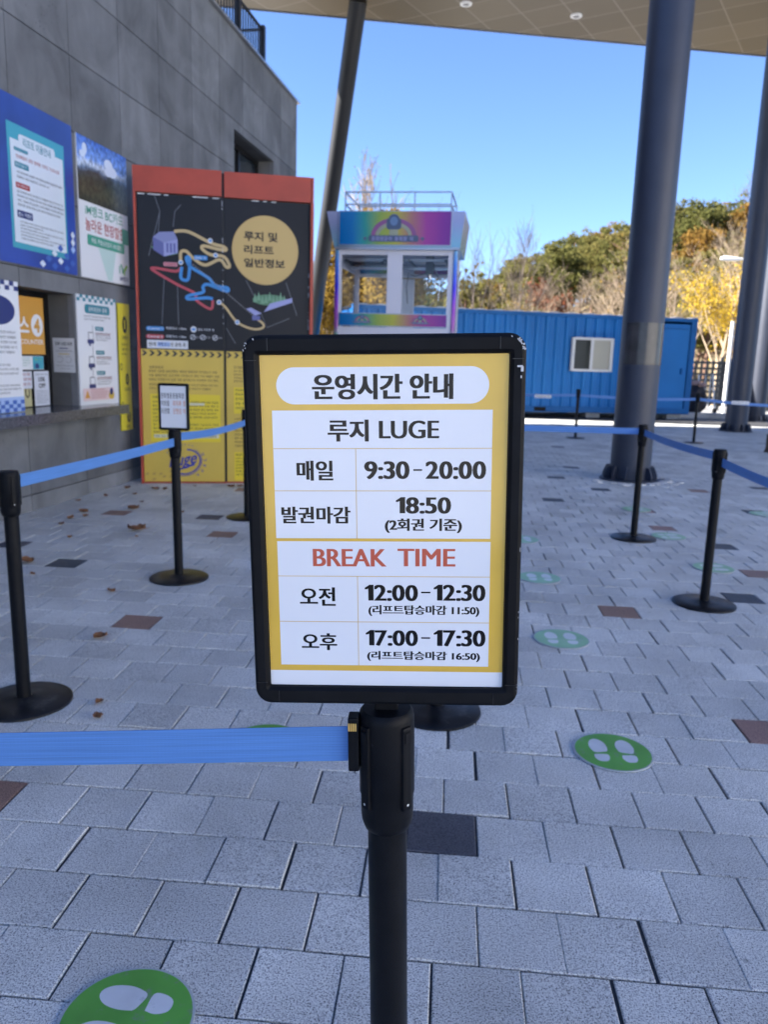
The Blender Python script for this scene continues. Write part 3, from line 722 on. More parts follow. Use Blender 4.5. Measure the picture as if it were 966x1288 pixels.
ps.rect(-0.1327, -0.0145, 0.1276, 0.1402, PW)
ps.rect(-0.1318, -0.1778, 0.1280, -0.0183, PW)
for z_ in (0.0950, 0.0440): ps.rect(-0.1325, z_ - 0.0004, 0.1276, z_ + 0.0004, PL)
for z_ in (-0.0623, -0.1208): ps.rect(-0.1318, z_ - 0.0004, 0.1280, z_ + 0.0004, PL)
ps.rect(-0.0342, -0.0145, -0.0334, 0.0950, PL); ps.rect(-0.0342, -0.1778, -0.0334, -0.0623, PL)
T = ps.text
B1 = 0.012
T('운영시간 안내', -0.0833, 0.1527, 0.0804, 0.1822, PK, B1, 0.0011)
T('루지', -0.0661, 0.1033, -0.0189, 0.1293, PK, B1, 0.0009)
T('LUGE', -0.005, 0.1067, 0.0643, 0.1279, PK, 0.0, 0.0010)
T('매일', -0.1047, 0.0564, -0.0619, 0.0806, PK, 0.012, 0.0007)
T('9:30', -0.0229, 0.0583, 0.0292, 0.0798, PK, 0.006, 0.0011)
T('20:00', 0.0503, 0.0583, 0.1201, 0.0797, PK, 0.006, 0.0011)
ps.rect(0.0348, 0.0682, 0.0452, 0.0702, PK)
T('발권마감', -0.1249, 0.0037, -0.0417, 0.0247, PK, 0.014, 0.0006)
T('18:50', 0.0149, 0.0162, 0.0790, 0.0364, PK, 0.006, 0.0011)
T('(2회권 기준)', 0.0008, -0.0075, 0.0928, 0.0103, PK, 0.014, 0.0006)
T('BREAK', -0.0874, -0.0497, 0.0012, -0.0277, PR, 0.0, 0.0010)
T('TIME', 0.0165, -0.0492, 0.0849, -0.0272, PR, 0.0, 0.0010)
T('오전', -0.1053, -0.1003, -0.0619, -0.0765, PK, 0.012, 0.0006)
T('12:00', -0.0240, -0.0935, 0.0394, -0.0728, PK, 0.006, 0.0011)
ps.rect(0.0443, -0.0833, 0.0558, -0.0813, PK)
T('12:30', 0.0607, -0.0929, 0.1220, -0.0722, PK, 0.006, 0.0011)
T('(리프트탑승마감 11:50)', -0.0204, -0.1129, 0.1154, -0.0988, PK, 0.010, 0.0005)
T('오후', -0.1045, -0.1582, -0.0611, -0.1360, PK, 0.012, 0.0006)
T('17:00', -0.0235, -0.1518, 0.0394, -0.1312, PK, 0.006, 0.0011)
ps.rect(0.0445, -0.1420, 0.0556, -0.1400, PK)
T('17:30', 0.0610, -0.1517, 0.1230, -0.1304, PK, 0.006, 0.0011)
T('(리프트탑승마감 16:50)', -0.0226, -0.1718, 0.1171, -0.1586, PK, 0.010, 0.0005)
ps.build('poster', fr_)
ca_ = MB(); ca_.bbox((-0.0415, -0.012, 0.858), (0.014, 0.022, 0.073), 0.002, BLACKP)
for q in range(4): ca_.box((-0.0467 + 0.0028 * q, -0.0237, 0.883), (0.0020, 0.002, 0.010), mat('yellow_tab', (0.60, 0.38, 0.10), 0.5))
ca_.build('belt_cassette', hd)

# ------------------------------------------------------------------ second small sign stand by the counter
st2 = thing('sign_stand', 'black barrier post with a small framed white notice before the yellow board', 'sign stand', (-1.588, 4.447, 0), rot=(0, R(-0.5), 0.05), local=True)
barrier_parts(st2)
f2 = MB(); frame_ring(f2, 0.092, 0.136, 0.078, 0.120, 0.008, -0.012, 0.012, BLACKP, 1.03)
f2o = f2.build('sign_frame', st2)
f2o.rotation_euler = (0, 0, -0.12)
p2 = Print((0, -0.006, 1.03), (1, 0, 0), (0, -1, 0), 0.0004)
p2.plate(-0.078, -0.12, 0.078, 0.12, 0.003, PW)
PGREY = mat('pale_grey_ink', (0.28, 0.28, 0.30), 0.3); ORK = mat('orange_ink', (0.62, 0.22, 0.08), 0.3)
for z_ in (0.066, 0.022, -0.022):
    p2.scrib(-0.076, z_ - 0.017, -0.005, z_ + 0.017, INK, cw=0.018); p2.scrib(-0.003, z_ - 0.017, 0.077, z_ + 0.017, ORK if z_ != 0.066 else INK, cw=0.018)
p2.build('poster', f2o)

# ------------------------------------------------------------------ belts
def belt_material():
    m = bpy.data.materials.new('blue_belt_webbing'); m.use_nodes = True; n = m.node_tree; L = n.links.new; b = n.nodes['Principled BSDF']
    uv = node(n, 'ShaderNodeUVMap'); sp = node(n, 'ShaderNodeSeparateXYZ'); L(uv.outputs[0], sp.inputs[0])
    wv = node(n, 'ShaderNodeMath', operation='MULTIPLY'); L(sp.outputs[1], wv.inputs[0]); wv.inputs[1].default_value = 9
    mp = node(n, 'ShaderNodeMapping'); mp.inputs['Scale'].default_value = (4, 34, 1); L(uv.outputs[0], mp.inputs[0])
    nz = node(n, 'ShaderNodeTexNoise'); nz.inputs['Scale'].default_value = 1; nz.inputs['Detail'].default_value = 4; L(mp.outputs[0], nz.inputs['Vector'])
    mr = node(n, 'ShaderNodeMapRange'); mr.inputs[1].default_value = .3; mr.inputs[2].default_value = .7; mr.inputs[3].default_value = 0.8; mr.inputs[4].default_value = 1.2; L(nz.outputs['Fac'], mr.inputs[0])
    mx = node(n, 'ShaderNodeMix', data_type='RGBA', blend_type='MULTIPLY'); mx.inputs[0].default_value = 1; mx.inputs[6].default_value = (0.085, 0.225, 0.54, 1); L(mr.outputs[0], mx.inputs[7]); L(mx.outputs[2], b.inputs['Base Color'])
    b.inputs['Roughness'].default_value = 0.55
    wt = node(n, 'ShaderNodeTexWave', wave_type='BANDS', bands_direction='X'); wt.inputs['Scale'].default_value = 60; L(uv.outputs[0], wt.inputs['Vector'])
    bp = node(n, 'ShaderNodeBump'); bp.inputs['Strength'].default_value = 0.07; bp.inputs['Distance'].default_value = 0.0005; L(wt.outputs['Fac'], bp.inputs['Height']); L(bp.outputs[0], b.inputs['Normal'])
    MATS['belt'] = m
    return m
BELT = belt_material()
def belt(a, b, label, sag=0.02, wd=0.048, n=24, twist=0.0):
    a, b = Vector(a), Vector(b); d = (b - a); L_ = d.length; dn = Vector((d.x, d.y, 0)).normalized(); nn = Vector((-dn.y, dn.x, 0))
    me_v = []; F = []; uvs = []
    for i in range(n + 1):
        t = i / n; p = a + d * t - Vector((0, 0, sag * 4 * t * (1 - t)))
        tw_ = twist * math.sin(math.pi * t); up = (Vector((0, 0, 1)) * math.cos(tw_) + nn * math.sin(tw_)) * wd / 2
        for s_ in (-0.0007, 0.0007):
            me_v.append(p - up + nn * s_); me_v.append(p + up + nn * s_)
    for i in range(n):
        q = i * 4; r_ = q + 4
        F += [(q, r_, r_ + 1, q + 1), (q + 2, q + 3, r_ + 3, r_ + 2), (q + 1, r_ + 1, r_ + 3, q + 3), (q, q + 2, r_ + 2, r_)]
    m_ = MB(); m_.add(me_v, F, BELT, True); o = m_.build('barrier_belt')
    uvl = o.data.uv_layers.new(name='UVMap')
    for p in o.data.polygons:
        for li in p.loop_indices:
            vi = o.data.loops[li].vertex_index; uvl.data[li].uv = ((vi // 4) * L_ / n * 1.0, vi % 2)
    return tag(o, label, 'barrier belt', 'blue retractable belts between the barrier posts')
belt((-0.1105, 0.925, 0.851), (-1.55, 0.925, 0.788 - 0.07), 'wide blue belt stretched across the foreground left of the sign', sag=0.0)
belt((-1.585, 2.725, 0.855), (-1.588, 4.41, 0.828), 'blue belt sloping between left edge post and small notice stand', sag=0.004)
belt((-1.586, 4.482, 0.855), (-1.648, 6.265, 0.80), 'blue belt running right from the small notice stand before yellow board', sag=0.02)
belt((1.47, 6.19, 0.848), (-1.615, 6.3, 0.84), 'blue belt stretched right of the time sign toward large grey column', sag=0.008)
belt((1.506, 6.155, 0.842), (1.520, 4.515, 0.858), 'blue belt joining the two right hand posts', sag=0.015)
belt((1.523, 4.445, 0.83), (1.598, 2.755, 0.83), 'blue belt running off the right edge from the nearer right hand post', sag=0.025)
belt((2.325, 14.75, 0.79), (-1.6, 14.75, 0.79), 'thin distant blue belt with white tag before the container, left of far post', sag=0.04, wd=0.05)
belt((2.395, 14.75, 0.79), (4.445, 14.67, 0.79), 'thin distant blue belt passing behind the large grey column', sag=0.03, wd=0.05)
belt((4.515, 14.67, 0.79), (7.0, 14.6, 0.77), 'thin distant blue belt with white tag before the right hand columns', sag=0.06, wd=0.05)
for x, lb_ in ((1.70, 'small white tag hanging on the distant belt before the container'), (5.21, 'small white tag hanging on the distant belt before the right hand columns')):
    tgm = Print((x, 14.62, 0.752), (1, 0, 0), (0, -1, 0), 0.001); tgm.plate(-0.15, -0.03, 0.15, 0.03, 0.02, WHITE); tgm.scrib(-0.13, -0.018, 0.13, 0.018, mat('grey_ink', (0.2, 0.2, 0.22), 0.4), cw=0.04)
    tag(tgm.build('belt_tag'), lb_, 'tag', 'white tags on the far belts')

# ------------------------------------------------------------------ floor stickers
GRN = mat('sticker_green', (0.11, 0.36, 0.055), 0.38, noise=(6, 0.82, 1.18), coat=0.1, scuff=(22, .56, (.20, .24, .20)))
GRNGL = mat('sticker_glare_green', (0.27, 0.50, 0.28), 0.4, noise=(6, 0.85, 1.15), scuff=(16, .58, (.42, .46, .42)))  # far stickers: grazing glare painted in as a lighter green, plus scuffs
STWGL = mat('sticker_glare_white', (0.70, 0.74, 0.72), 0.4, noise=(6, 0.85, 1.05), scuff=(16, .60, (.42, .45, .43)))  # footprint white for the far stickers with the painted glare
STW = mat('sticker_white', (0.70, 0.72, 0.74), 0.28, noise=(9, 0.80, 1.04), coat=0.25, scuff=(30, .60, (.36, .38, .38)))
STG = mat('sticker_edge', (0.42, 0.45, 0.46), 0.4)
def sticker_mesh(m_, GRN=GRN, STW=STW):
    p = Print((0, 0, 0.0045), (1, 0, 0), (0, 0, 1), 0.0002, V=(0, 1, 0))
    m_.lathe([(0.0, 0.0040), (0.1365, 0.0040), (0.137, 0.001)], STG, n=48)
    p.circ(0, 0, 0.131, 0.131, GRN, 56)
    for sx in (-1, 1):
        c = sx * 0.048
        sole = [(c + sx * a, b) for a, b in ((-0.028, 0.0), (-0.032, 0.03), (-0.027, 0.062), (-0.012, 0.083), (0.006, 0.086), (0.022, 0.07), (0.030, 0.04), (0.028, 0.012), (0.016, -0.012), (-0.018, -0.0065))]
        if sx < 0: sole = sole[::-1]
        sole = spline(sole + [sole[0]], 4)[:-1]
        p.poly(sole, STW)
        heel = [(c - 0.022, -0.026), (c + 0.022, -0.024), (c + 0.026, -0.05), (c + 0.014, -0.072), (c - 0.012, -0.073), (c - 0.025, -0.05)]
        heel = spline(heel + [heel[0]], 4)[:-1]
        p.poly(heel, STW)
    o = len(m_.v); m_.v += p.v
    for f, mi, sm in zip(p.f, p.mi, p.sm):
        m_.f.append([k + o for k in f]); m_.mi.append(m_.m(p.mats[mi])); m_.sm.append(sm)
    # scuffs
    rr = random.Random(4)
sm_ = MB(); sticker_mesh(sm_)
stk0 = sm_.build('floor_sticker', loc=(0, 0, 0))
sm_ = MB(); sticker_mesh(sm_, GRNGL, STWGL); stk1 = sm_.build('floor_sticker', loc=(0, 0, 0))
spots = [(-0.60, 1.315, 1.45, 'green footprint floor sticker cut by the bottom edge, nearest the camera'),
         (-0.59, 2.50, 1.45, 'green footprint floor sticker mostly hidden behind the near blue belt'),
         (0.63, 2.60, 0.03, 'green footprint floor sticker right of the sign post, nearest on that side'),
         (0.605, 3.74, 0.03, 'pale green footprint sticker beside the lower right corner of the sign'),
         (0.62, 4.86, 0.03, 'pale footprint sticker just right of the middle of the sign'),
         (0.60, 5.95, 0.03, 'pale footprint sticker showing as a sliver at the right side of the sign'),
         (1.85, 5.34, -1.5, 'pale footprint sticker behind the nearer right hand barrier post'),
         (1.81, 6.31, -1.5, 'pale footprint sticker right of the base of the farther right hand post'),
         (1.82, 7.48, -1.5, 'pale footprint sticker behind the farther right hand post near the large column'),
         (3.02, 7.53, -1.5, 'pale footprint sticker at the right edge of the picture')]
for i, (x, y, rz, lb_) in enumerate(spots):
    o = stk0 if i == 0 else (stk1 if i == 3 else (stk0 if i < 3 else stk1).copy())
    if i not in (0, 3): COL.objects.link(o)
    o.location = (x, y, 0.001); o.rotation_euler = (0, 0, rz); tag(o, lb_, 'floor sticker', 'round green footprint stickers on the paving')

# ------------------------------------------------------------------ fallen leaves
LEAFM = mat('dry_leaf', (0.17, 0.075, 0.03), 0.8, noise=(40, 0.5, 1.6))
def leaf_mesh(seed, size):
    r_ = random.Random(seed); n = 7; P = []; F = []
    for i in range(n):
        t = i / (n - 1); wv = math.sin(math.pi * (0.06 + 0.92 * t)) ** 0.8 * 0.42 * (1 + r_.uniform(-.25, .25))
        for s_ in (-1, -0.5, 0, 0.5, 1):
            P.append(((t - 0.5) * size, s_ * wv * size, 0.006 + size * (0.28 * abs(s_) ** 1.5 * r_.uniform(.5, 1.1) + 0.22 * (t - .5) ** 2 * 2 * r_.uniform(.6, 1.3))))
    for i in range(n - 1):
        for k in range(4): a = i * 5 + k; F.append((a, a + 1, a + 6, a + 5))
    m_ = MB(); m_.add(P, F, LEAFM, True); m_.tube([(size * .48, 0, .012), (size * .75, size * .05, .016)], 0.0015, LEAFM, 5)
    return m_
lv = [(-2.33, 5.62, .17), (-1.86, 4.1, .07), (-1.6, 3.39, .085), (-1.3, 2.72, .05), (-3.3, 6.67, .06), (-2.93, 6.03, .07), (-3.02, 6.19, .1), (-3.0, 5.92, .09), (-2.97, 5.71, .06), (-2.63, 4.6, .12), (-2.46, 4.35, .05),
      (-2.87, 7.42, .1), (-2.78, 7.44, .08), (-2.56, 7.7, .05), (-2.68, 6.41, .12), (-2.23, 6.37, .05), (-2.74, 6.74, .05), (-3.15, 7.4, .09), (-3.17, 6.95, .07), (-2.25, 5.42, .05), (-1.25, 2.60, .055), (-2.95, 7.1, .06), (-2.7, 5.3, .06), (-2.2, 7.75, .1), (-2.12, 7.8, .08)]
protos = [leaf_mesh(s_, 0.1) .build('dry_leaf', loc=(0, 0, 0)) for s_ in (1, 2, 3, 4)]
rl_ = random.Random(8)
for i, (x, y, sz) in enumerate(lv):
    o = protos[i] if i < 4 else protos[i % 4].copy()
    if i >= 4: COL.objects.link(o)
    o.location = (x, y, 0.002); o.rotation_euler = (0, 0, rl_.uniform(0, 6.3)); o.scale = (sz / .13,) * 3
    tag(o, 'small curled brown dry leaf lying on the paving near the wall', 'leaf', 'fallen leaves on the paving')
protos[0]['label'] = 'largest brown dry leaf on the paving between the left barrier post and small notice stand'; protos[0].rotation_euler = (0, 0, 0.35)
protos[2]['label'] = 'orange brown dry leaf on paving below the reddish paver in the left middle'

# ================================================================== WALL POSTERS
def wprint(s0, z0, s1, z1, mt, th=0.012, out=0.006, step=0.0012):
    p = Print(W(0, 0, out + th), DW, NW, step)     # u = along the wall, v = height
    p.plate(s0, z0, s1, z1, th, mt)
    return p
BLU = mat('banner_blue', (0.022, 0.06, 0.30), 0.3, noise=(1.4, 0.75, 1.35)); TEAL = mat('banner_teal', (0.05, 0.33, 0.42), 0.3); PAPB = mat('banner_paper', (0.62, 0.68, 0.74), 0.35)
NAVY = mat('navy_ink', (0.02, 0.035, 0.16), 0.3); TEALI = mat('teal_ink', (0.03, 0.22, 0.28), 0.3); REDI = mat('red_ink', (0.40, 0.05, 0.04), 0.3); BODY = mat('grey_body_ink', (0.07, 0.075, 0.09), 0.35)
SKYB = mat('print_light_blue', (0.35, 0.48, 0.75), 0.3); GREENI = mat('green_ink', (0.05, 0.32, 0.22), 0.3)
b1 = wprint(-0.95, 1.99, 0.242, 3.228, BLU)
b1.rect(-0.667, 2.11, 0.106, 3.03, TEAL)
b1.rect(-0.632, 2.155, 0.082, 2.915, PAPB); b1.rect(-0.526, 2.90, -0.033, 2.968, PAPB, 0.03)
b1.text('리프트 이용안내', -0.471, 2.885, -0.099, 2.950, TEALI, 0.012)
for z0, z1, mt, wd in ((2.752 + .085, 2.862 + .0, TEALI, .18), (2.715, 2.757, TEALI, .18), (2.565, 2.605, REDI, .18), (2.345, 2.40, NAVY, .20)):
    b1.rect(-0.59, z0, -0.59 + wd, z1, mt, 0.008, 3); b1.scrib(-0.58, z0 + .010, -0.60 + wd, z1 - .010, PAPB)
b1.para(-0.57, 2.77, 0.03, 2.815, 1, REDI, 0, 0.7); b1.para(-0.57, 2.625, 0.07, 2.695, 2, BODY, 0.5, .6)
b1.para(-0.58, 2.42, 0.06, 2.55, 4, BODY, .3); b1.para(-0.56, 2.175, 0.05, 2.325, 6, BODY, .5)
for i in range(6):
    for j in range(4):
        if (i + j) % 2 == 0 and (i - j) > -1:
            b1.poly([(-0.28 + .088 * i, 2.03 + .052 * j - .03), (-0.28 + .088 * i + .044, 2.03 + .052 * j), (-0.28 + .088 * i, 2.03 + .052 * j + .03), (-0.28 + .088 * i - .044, 2.03 + .052 * j)], PAPB if (i + j) % 4 == 0 and i < 4 else mat('banner_mid_blue', (0.05, 0.13, 0.45), 0.3))
for z_ in (2.2, 2.26, 2.32): b1.poly([(0.175, z_ - .035), (0.21, z_), (0.175, z_ + .035), (0.14, z_)], PAPB if z_ != 2.2 else SKYB)
tag(b1.build('wall_banner'), 'large dark blue banner with a white and teal guide sheet on the wall', 'banner')
OR2 = mat('plaque_orange', (0.60, 0.30, 0.05), 0.4)
b0 = wprint(-1.6, 2.06, -0.985, 2.98, OR2); b0.rect(-1.56, 2.1, -1.02, 2.94, mat('pale_yellow_print', (0.7, 0.6, 0.35), .4)); b0.para(-1.5, 2.2, -1.08, 2.8, 8, BODY)
tag(b0.build('wall_banner'), 'orange banner on the wall mostly cut off by the left edge', 'banner')

def landscape_material():
    m = bpy.data.materials.new('landscape_print'); m.use_nodes = True; n = m.node_tree; L = n.links.new; b = n.nodes['Principled BSDF']
    tc = node(n, 'ShaderNodeTexCoord'); sp = node(n, 'ShaderNodeSeparateXYZ'); L(tc.outputs['Object'], sp.inputs[0])
    nz = node(n, 'ShaderNodeTexNoise'); nz.inputs['Scale'].default_value = 9; nz.inputs['Detail'].default_value = 6; L(tc.outputs['Object'], nz.inputs['Vector'])
    ma = node(n, 'ShaderNodeMath', operation='MULTIPLY_ADD'); L(nz.outputs['Fac'], ma.inputs[0]); ma.inputs[1].default_value = 0.14; L(sp.outputs[2], ma.inputs[2])
    mr = node(n, 'ShaderNodeMapRange'); mr.inputs[1].default_value = 0.72; mr.inputs[2].default_value = 1.28; L(ma.outputs[0], mr.inputs[0])
    cr = node(n, 'ShaderNodeValToRGB'); e = cr.color_ramp.elements; e[0].position = 0; e[0].color = (0.03, 0.035, 0.025, 1); e[1].position = 1; e[1].color = (0.03, 0.10, 0.42, 1)
    for p_, c_ in ((.2, (.07, .07, .04)), (.4, (.035, .045, .03)), (.5, (.05, .06, .06)), (.56, (.10, .15, .22)), (.63, (.5, .56, .66)), (.72, (.16, .28, .6))):
        x = e.new(p_); x.color = (*c_, 1)
    L(mr.outputs[0], cr.inputs[0])
    n2 = node(n, 'ShaderNodeTexNoise'); n2.inputs['Scale'].default_value = 26; n2.inputs['Detail'].default_value = 4; L(tc.outputs['Object'], n2.inputs['Vector'])
    r2 = node(n, 'ShaderNodeMapRange'); r2.inputs[1].default_value = .35; r2.inputs[2].default_value = .65; r2.inputs[3].default_value = .55; r2.inputs[4].default_value = 1.5; L(n2.outputs['Fac'], r2.inputs[0])
    mx = node(n, 'ShaderNodeMix', data_type='RGBA', blend_type='MULTIPLY'); mx.inputs[0].default_value = 1; L(cr.outputs[0], mx.inputs[6]); L(r2.outputs[0], mx.inputs[7]); L(mx.outputs[2], b.inputs['Base Color']); b.inputs['Roughness'].default_value = 0.3
    return m
b2 = wprint(0.315, 1.99, 1.208, 3.20, WHITE)
b2.rect(0.315, 2.655, 1.208, 3.20, landscape_material())
for cx, cz, rx, rz in ((0.86, 3.05, .08, .05), (0.92, 3.0, .09, .05), (0.84, 2.98, .06, .035), (0.44, 3.10, .04, .05), (0.40, 3.05, .05, .03)): b2.circ(cx, cz, rx, rz, mat('print_cloud', (0.62, 0.68, 0.8), 0.35), 14)
b2.text('iM뱅크 BC카드', 0.414, 2.54, 1.107, 2.635, GREENI, 0.01); b2.text('놀라운 현장할인', 0.409, 2.405, 1.121, 2.515, REDI, 0.012)
b2.rect(0.432, 2.282, 1.121, 2.375, GREENI, 0.02); b2.text('주중, 주말상관없이 10% 할인', 0.50, 2.303, 1.06, 2.352, WHITE, 0.01)
b2.rect(1.08, 2.375, 1.208, 2.52, GREENI)
b2.poly([(0.62, 2.28), (0.95, 2.28), (0.86, 2.0), (0.78, 2.0)], mat('pale_green_print', (0.50, 0.66, 0.62), .35))
b2.poly([(1.02, 2.18), (1.05, 2.18), (1.09, 2.13), (1.09, 2.095), (1.06, 2.095), (1.06, 2.12)], GREENI); b2.poly([(1.09, 2.13), (1.15, 2.185), (1.18, 2.17), (1.115, 2.11), (1.115, 2.08), (1.09, 2.08)], mat('lime_ink', (0.25, 0.48, 0.08), .3)); b2.rect(1.0, 2.09, 1.02, 2.16, GREENI)
b2.text('iM뱅크', 1.01, 2.02, 1.18, 2.068, NAVY, 0.02)
tag(b2.build('wall_banner'), 'white bank card discount banner with a landscape photo above red and green text', 'banner')

b3 = wprint(0.209, 0.826, 0.905, 1.832, WHITE, out=0.004)
for i in range(14):
    for j in range(2):
        if (i + j) % 2 == 0: b3.rect(0.209 + .0497 * i, 1.775 + .0285 * j, 0.209 + .0497 * (i + 1), 1.775 + .0285 * (j + 1), TEALI)
b3.rect(0.335, 1.672, 0.785, 1.752, TEALI, 0.03); b3.scrib(0.40, 1.69, 0.73, 1.735, WHITE, cw=.045); b3.para(0.32, 1.60, 0.80, 1.655, 2, BODY)
b3.stroke([(0.46, 1.57), (0.45, 1.30), (0.425, 0.99)], 0.008, mat('cable_grey', (.25, .25, .28), .4))
for zc in (1.47, 1.25, 1.06):
    b3.rect(0.375, zc - .04, 0.47, zc + .035, mat('cable_grey', (.25, .25, .28), .4), .01); b3.rect(0.385, zc - .03, 0.46, zc + .025, WHITE); b3.rect(0.36, zc - .07, 0.475, zc - .035, NAVY, .01); b3.circ(0.40, zc - .075, .015, .02, NAVY, 10)
    b3.rect(0.505, zc + .05, 0.66, zc + .088, TEALI, .01); b3.scrib(0.515, zc + .058, 0.64, zc + .08, WHITE)
    b3.para(0.505, zc - .05, 0.79, zc + .035, 4, BODY); b3.scrib(0.505, zc + .015, 0.79, zc + .03, REDI)
b3.rect(0.245, 0.875, 0.80, 0.99, mat('pale_pink_print', (.72, .55, .56), .35)); b3.poly([(0.27, .90), (0.36, .90), (0.315, .975)], mat('warning_orange', (.65, .3, .05), .35)); b3.para(0.38, .885, .70, .98, 4, REDI)
b3.circ(0.755, 0.915, .055, .04, mat('float_yellow', (.62, .42, .06), .35), 14); b3.circ(0.755, 0.95, .03, .035, NAVY, 12)
tag(b3.build('wall_poster'), 'white lift boarding guide poster beside the counter with checkered top edge', 'poster')

YEL = mat('strip_yellow', (0.66, 0.56, 0.03), 0.35)
b4 = wprint(0.948, 0.545, 1.178, 1.805, YEL)
for cx, cz, rx, rz in ((1.07, 1.60, .048, .085), (1.09, 1.06, .035, .06), (1.10, .68, .035, .06)):
    b4.circ(cx, cz, rx, rz, INK, 18); b4.circ(cx, cz + rz * .35, rx * .3, rz * .2, YEL, 10); b4.rect(cx - rx * .25, cz - rz * .5, cx + rx * .25, cz + rz * .15, YEL)
    b4.scrib(cx - .06, cz - rz - .06, cx + .06, cz - rz - .02, INK, cw=.03)
b4.para(1.0, 1.28, 1.13, 1.42, 3, INK, 0)
for cz in (1.185, .80):
    b4.stroke([(0.978 + .022 * math.cos(t * .5), cz + .03 * math.sin(t * .5)) for t in range(13)], .01, INK)
for i in range(30): b4.rect(1.181, 0.56 + .041 * i, 1.181 + (.035 if i % 5 == 0 else .022), 0.575 + .041 * i, INK)
b4.rect(1.178, 0.57, 1.183, 1.80, INK)
tag(b4.build('height_chart'), 'narrow yellow height chart strip with black pictograms beside the map board', 'height chart')

b5 = wprint(-1.5, 0.842, -0.672, 1.845, WHITE, out=0.03)
for i in range(9):
    for j in range(2):
        if (i + j) % 2 == 0: b5.rect(-0.672 - .055 * (i + 1), 1.775 + .035 * j, -0.672 - .055 * i, 1.81 + .035 * j, NAVY)
b5.circ(-0.93, 1.62, .2, .11, NAVY, 24); b5.para(-1.4, 1.28, -.71, 1.47, 5, BODY); b5.para(-1.4, 1.12, -.71, 1.22, 3, BODY); b5.para(-1.4, .975, -.71, 1.06, 3, BODY)
b5.rect(-1.5, .842, -.672, .96, SKYB)
for i in range(12):
    for j in range(3):
        if (i + j) % 2 == 0: b5.rect(-0.672 - .05 * (i + 1), .845 + .03 * j, -0.672 - .05 * i, .875 + .03 * j, mat('banner_mid_blue', (0.05, 0.13, 0.45), 0.3))
tag(b5.build('wall_poster'), 'white poster with a blue checkered edge standing on the counter at the left edge', 'poster')

# things in the opening
JN = Vector((-DW.x, -DW.y, 0))
b6 = Print(W(0.19, 0, 0) + JN * 0.006, -NW, JN, 0.001)     # on the jamb, facing the camera; u = depth into the opening
b6.plate(0.012, 1.135, 0.222, 1.44, 0.004, mat('notice_paper', (0.55, 0.56, 0.58), .5))
b6.text('현금 없는 매장', 0.03, 1.375, 0.20, 1.405, INK, 0.02); b6.rect(0.075, 1.345, 0.16, 1.353, NAVY); b6.scrib(.03, 1.32, .2, 1.33, BODY); b6.rect(.06, 1.295, .17, 1.302, mat('mustard_ink', (.55, .4, .05), .4))
for cx in (.075, .16): b6.stroke([(cx + .03 * math.cos(R(40 + 28 * t)), 1.25 + .028 * math.sin(R(40 + 28 * t))) for t in range(11)], .004, PGREY)
b6.scrib(.03, 1.19, .2, 1.2, BODY); b6.scrib(.06, 1.165, .17, 1.173, BODY)
tag(b6.build('notice'), 'grey paper cashless notice stuck on the concrete reveal of the counter opening', 'notice')
OUTW = -0.262
def inside(s0, z0, s1, z1, mt, out, th=0.006):
    return wprint(s0, z0, s1, z1, mt, th, out, 0.0008)
b7 = inside(-0.55, 1.29, 0.02, 1.77, OR2, -0.20)
b7.text('스', -0.33, 1.47, -0.20, 1.60, WHITE, 0.03); b7.circ(-0.085, 1.535, .085, .095, WHITE, 28); b7.text('4', -0.13, 1.475, -0.045, 1.595, OR2, 0.05); b7.text('COUNTER', -0.33, 1.375, -0.005, 1.415, WHITE, 0.01)
tag(b7.build('counter_sign'), 'orange hanging counter number 4 sign inside the ticket opening', 'sign')
b8 = inside(-0.50, 0.845, -0.20, 1.10, mat('kraft_yellow', (.5, .46, .25), .5), -0.21); b8.text('10', -0.34, 0.92, -0.225, 1.02, INK, 0.0)
tag(b8.build('notice'), 'pale yellow sheet behind the white poster in the ticket opening', 'notice')
b9 = inside(-0.165, 0.845, 0.05, 1.145, mat('flyer_paper', (0.62, 0.64, 0.70), .5), -0.20)
b9.scrib(-.15, 1.11, .04, 1.125, BODY); b9.text('15%', -0.105, 1.055, -0.01, 1.095, INK, 0.03); b9.text('OFF', -0.105, 1.0, -0.005, 1.04, INK, 0.03); b9.para(-.145, .86, .035, .98, 6, BODY)
tag(b9.build('notice'), 'white 15% OFF flyer taped inside the ticket opening', 'notice')
b10 = inside(-0.36, 1.16, 0.0, 1.275, WHITE, -0.21); b10.rect(-0.16, 1.163, -0.003, 1.272, TEAL); b10.para(-.34, 1.18, -.19, 1.265, 4, GREENI); b10.scrib(-.13, 1.235, -.03, 1.255, mat('lime_ink', (0.25, 0.48, 0.08), .3), cw=.03); b10.circ(-.1, 1.19, .03, .025, NAVY, 10)
tag(b10.build('notice'), 'small white and teal leaflet under the orange counter sign', 'notice')
b11 = inside(-0.42, 1.0, -0.205, 1.145, mat('flyer_paper', (0.62, 0.64, 0.70), .5), -0.195); b11.para(-.41, 1.01, -.22, 1.135, 3, REDI, 0)
tag(b11.build('notice'), 'white sheet with red print left of the 15% OFF flyer', 'notice')

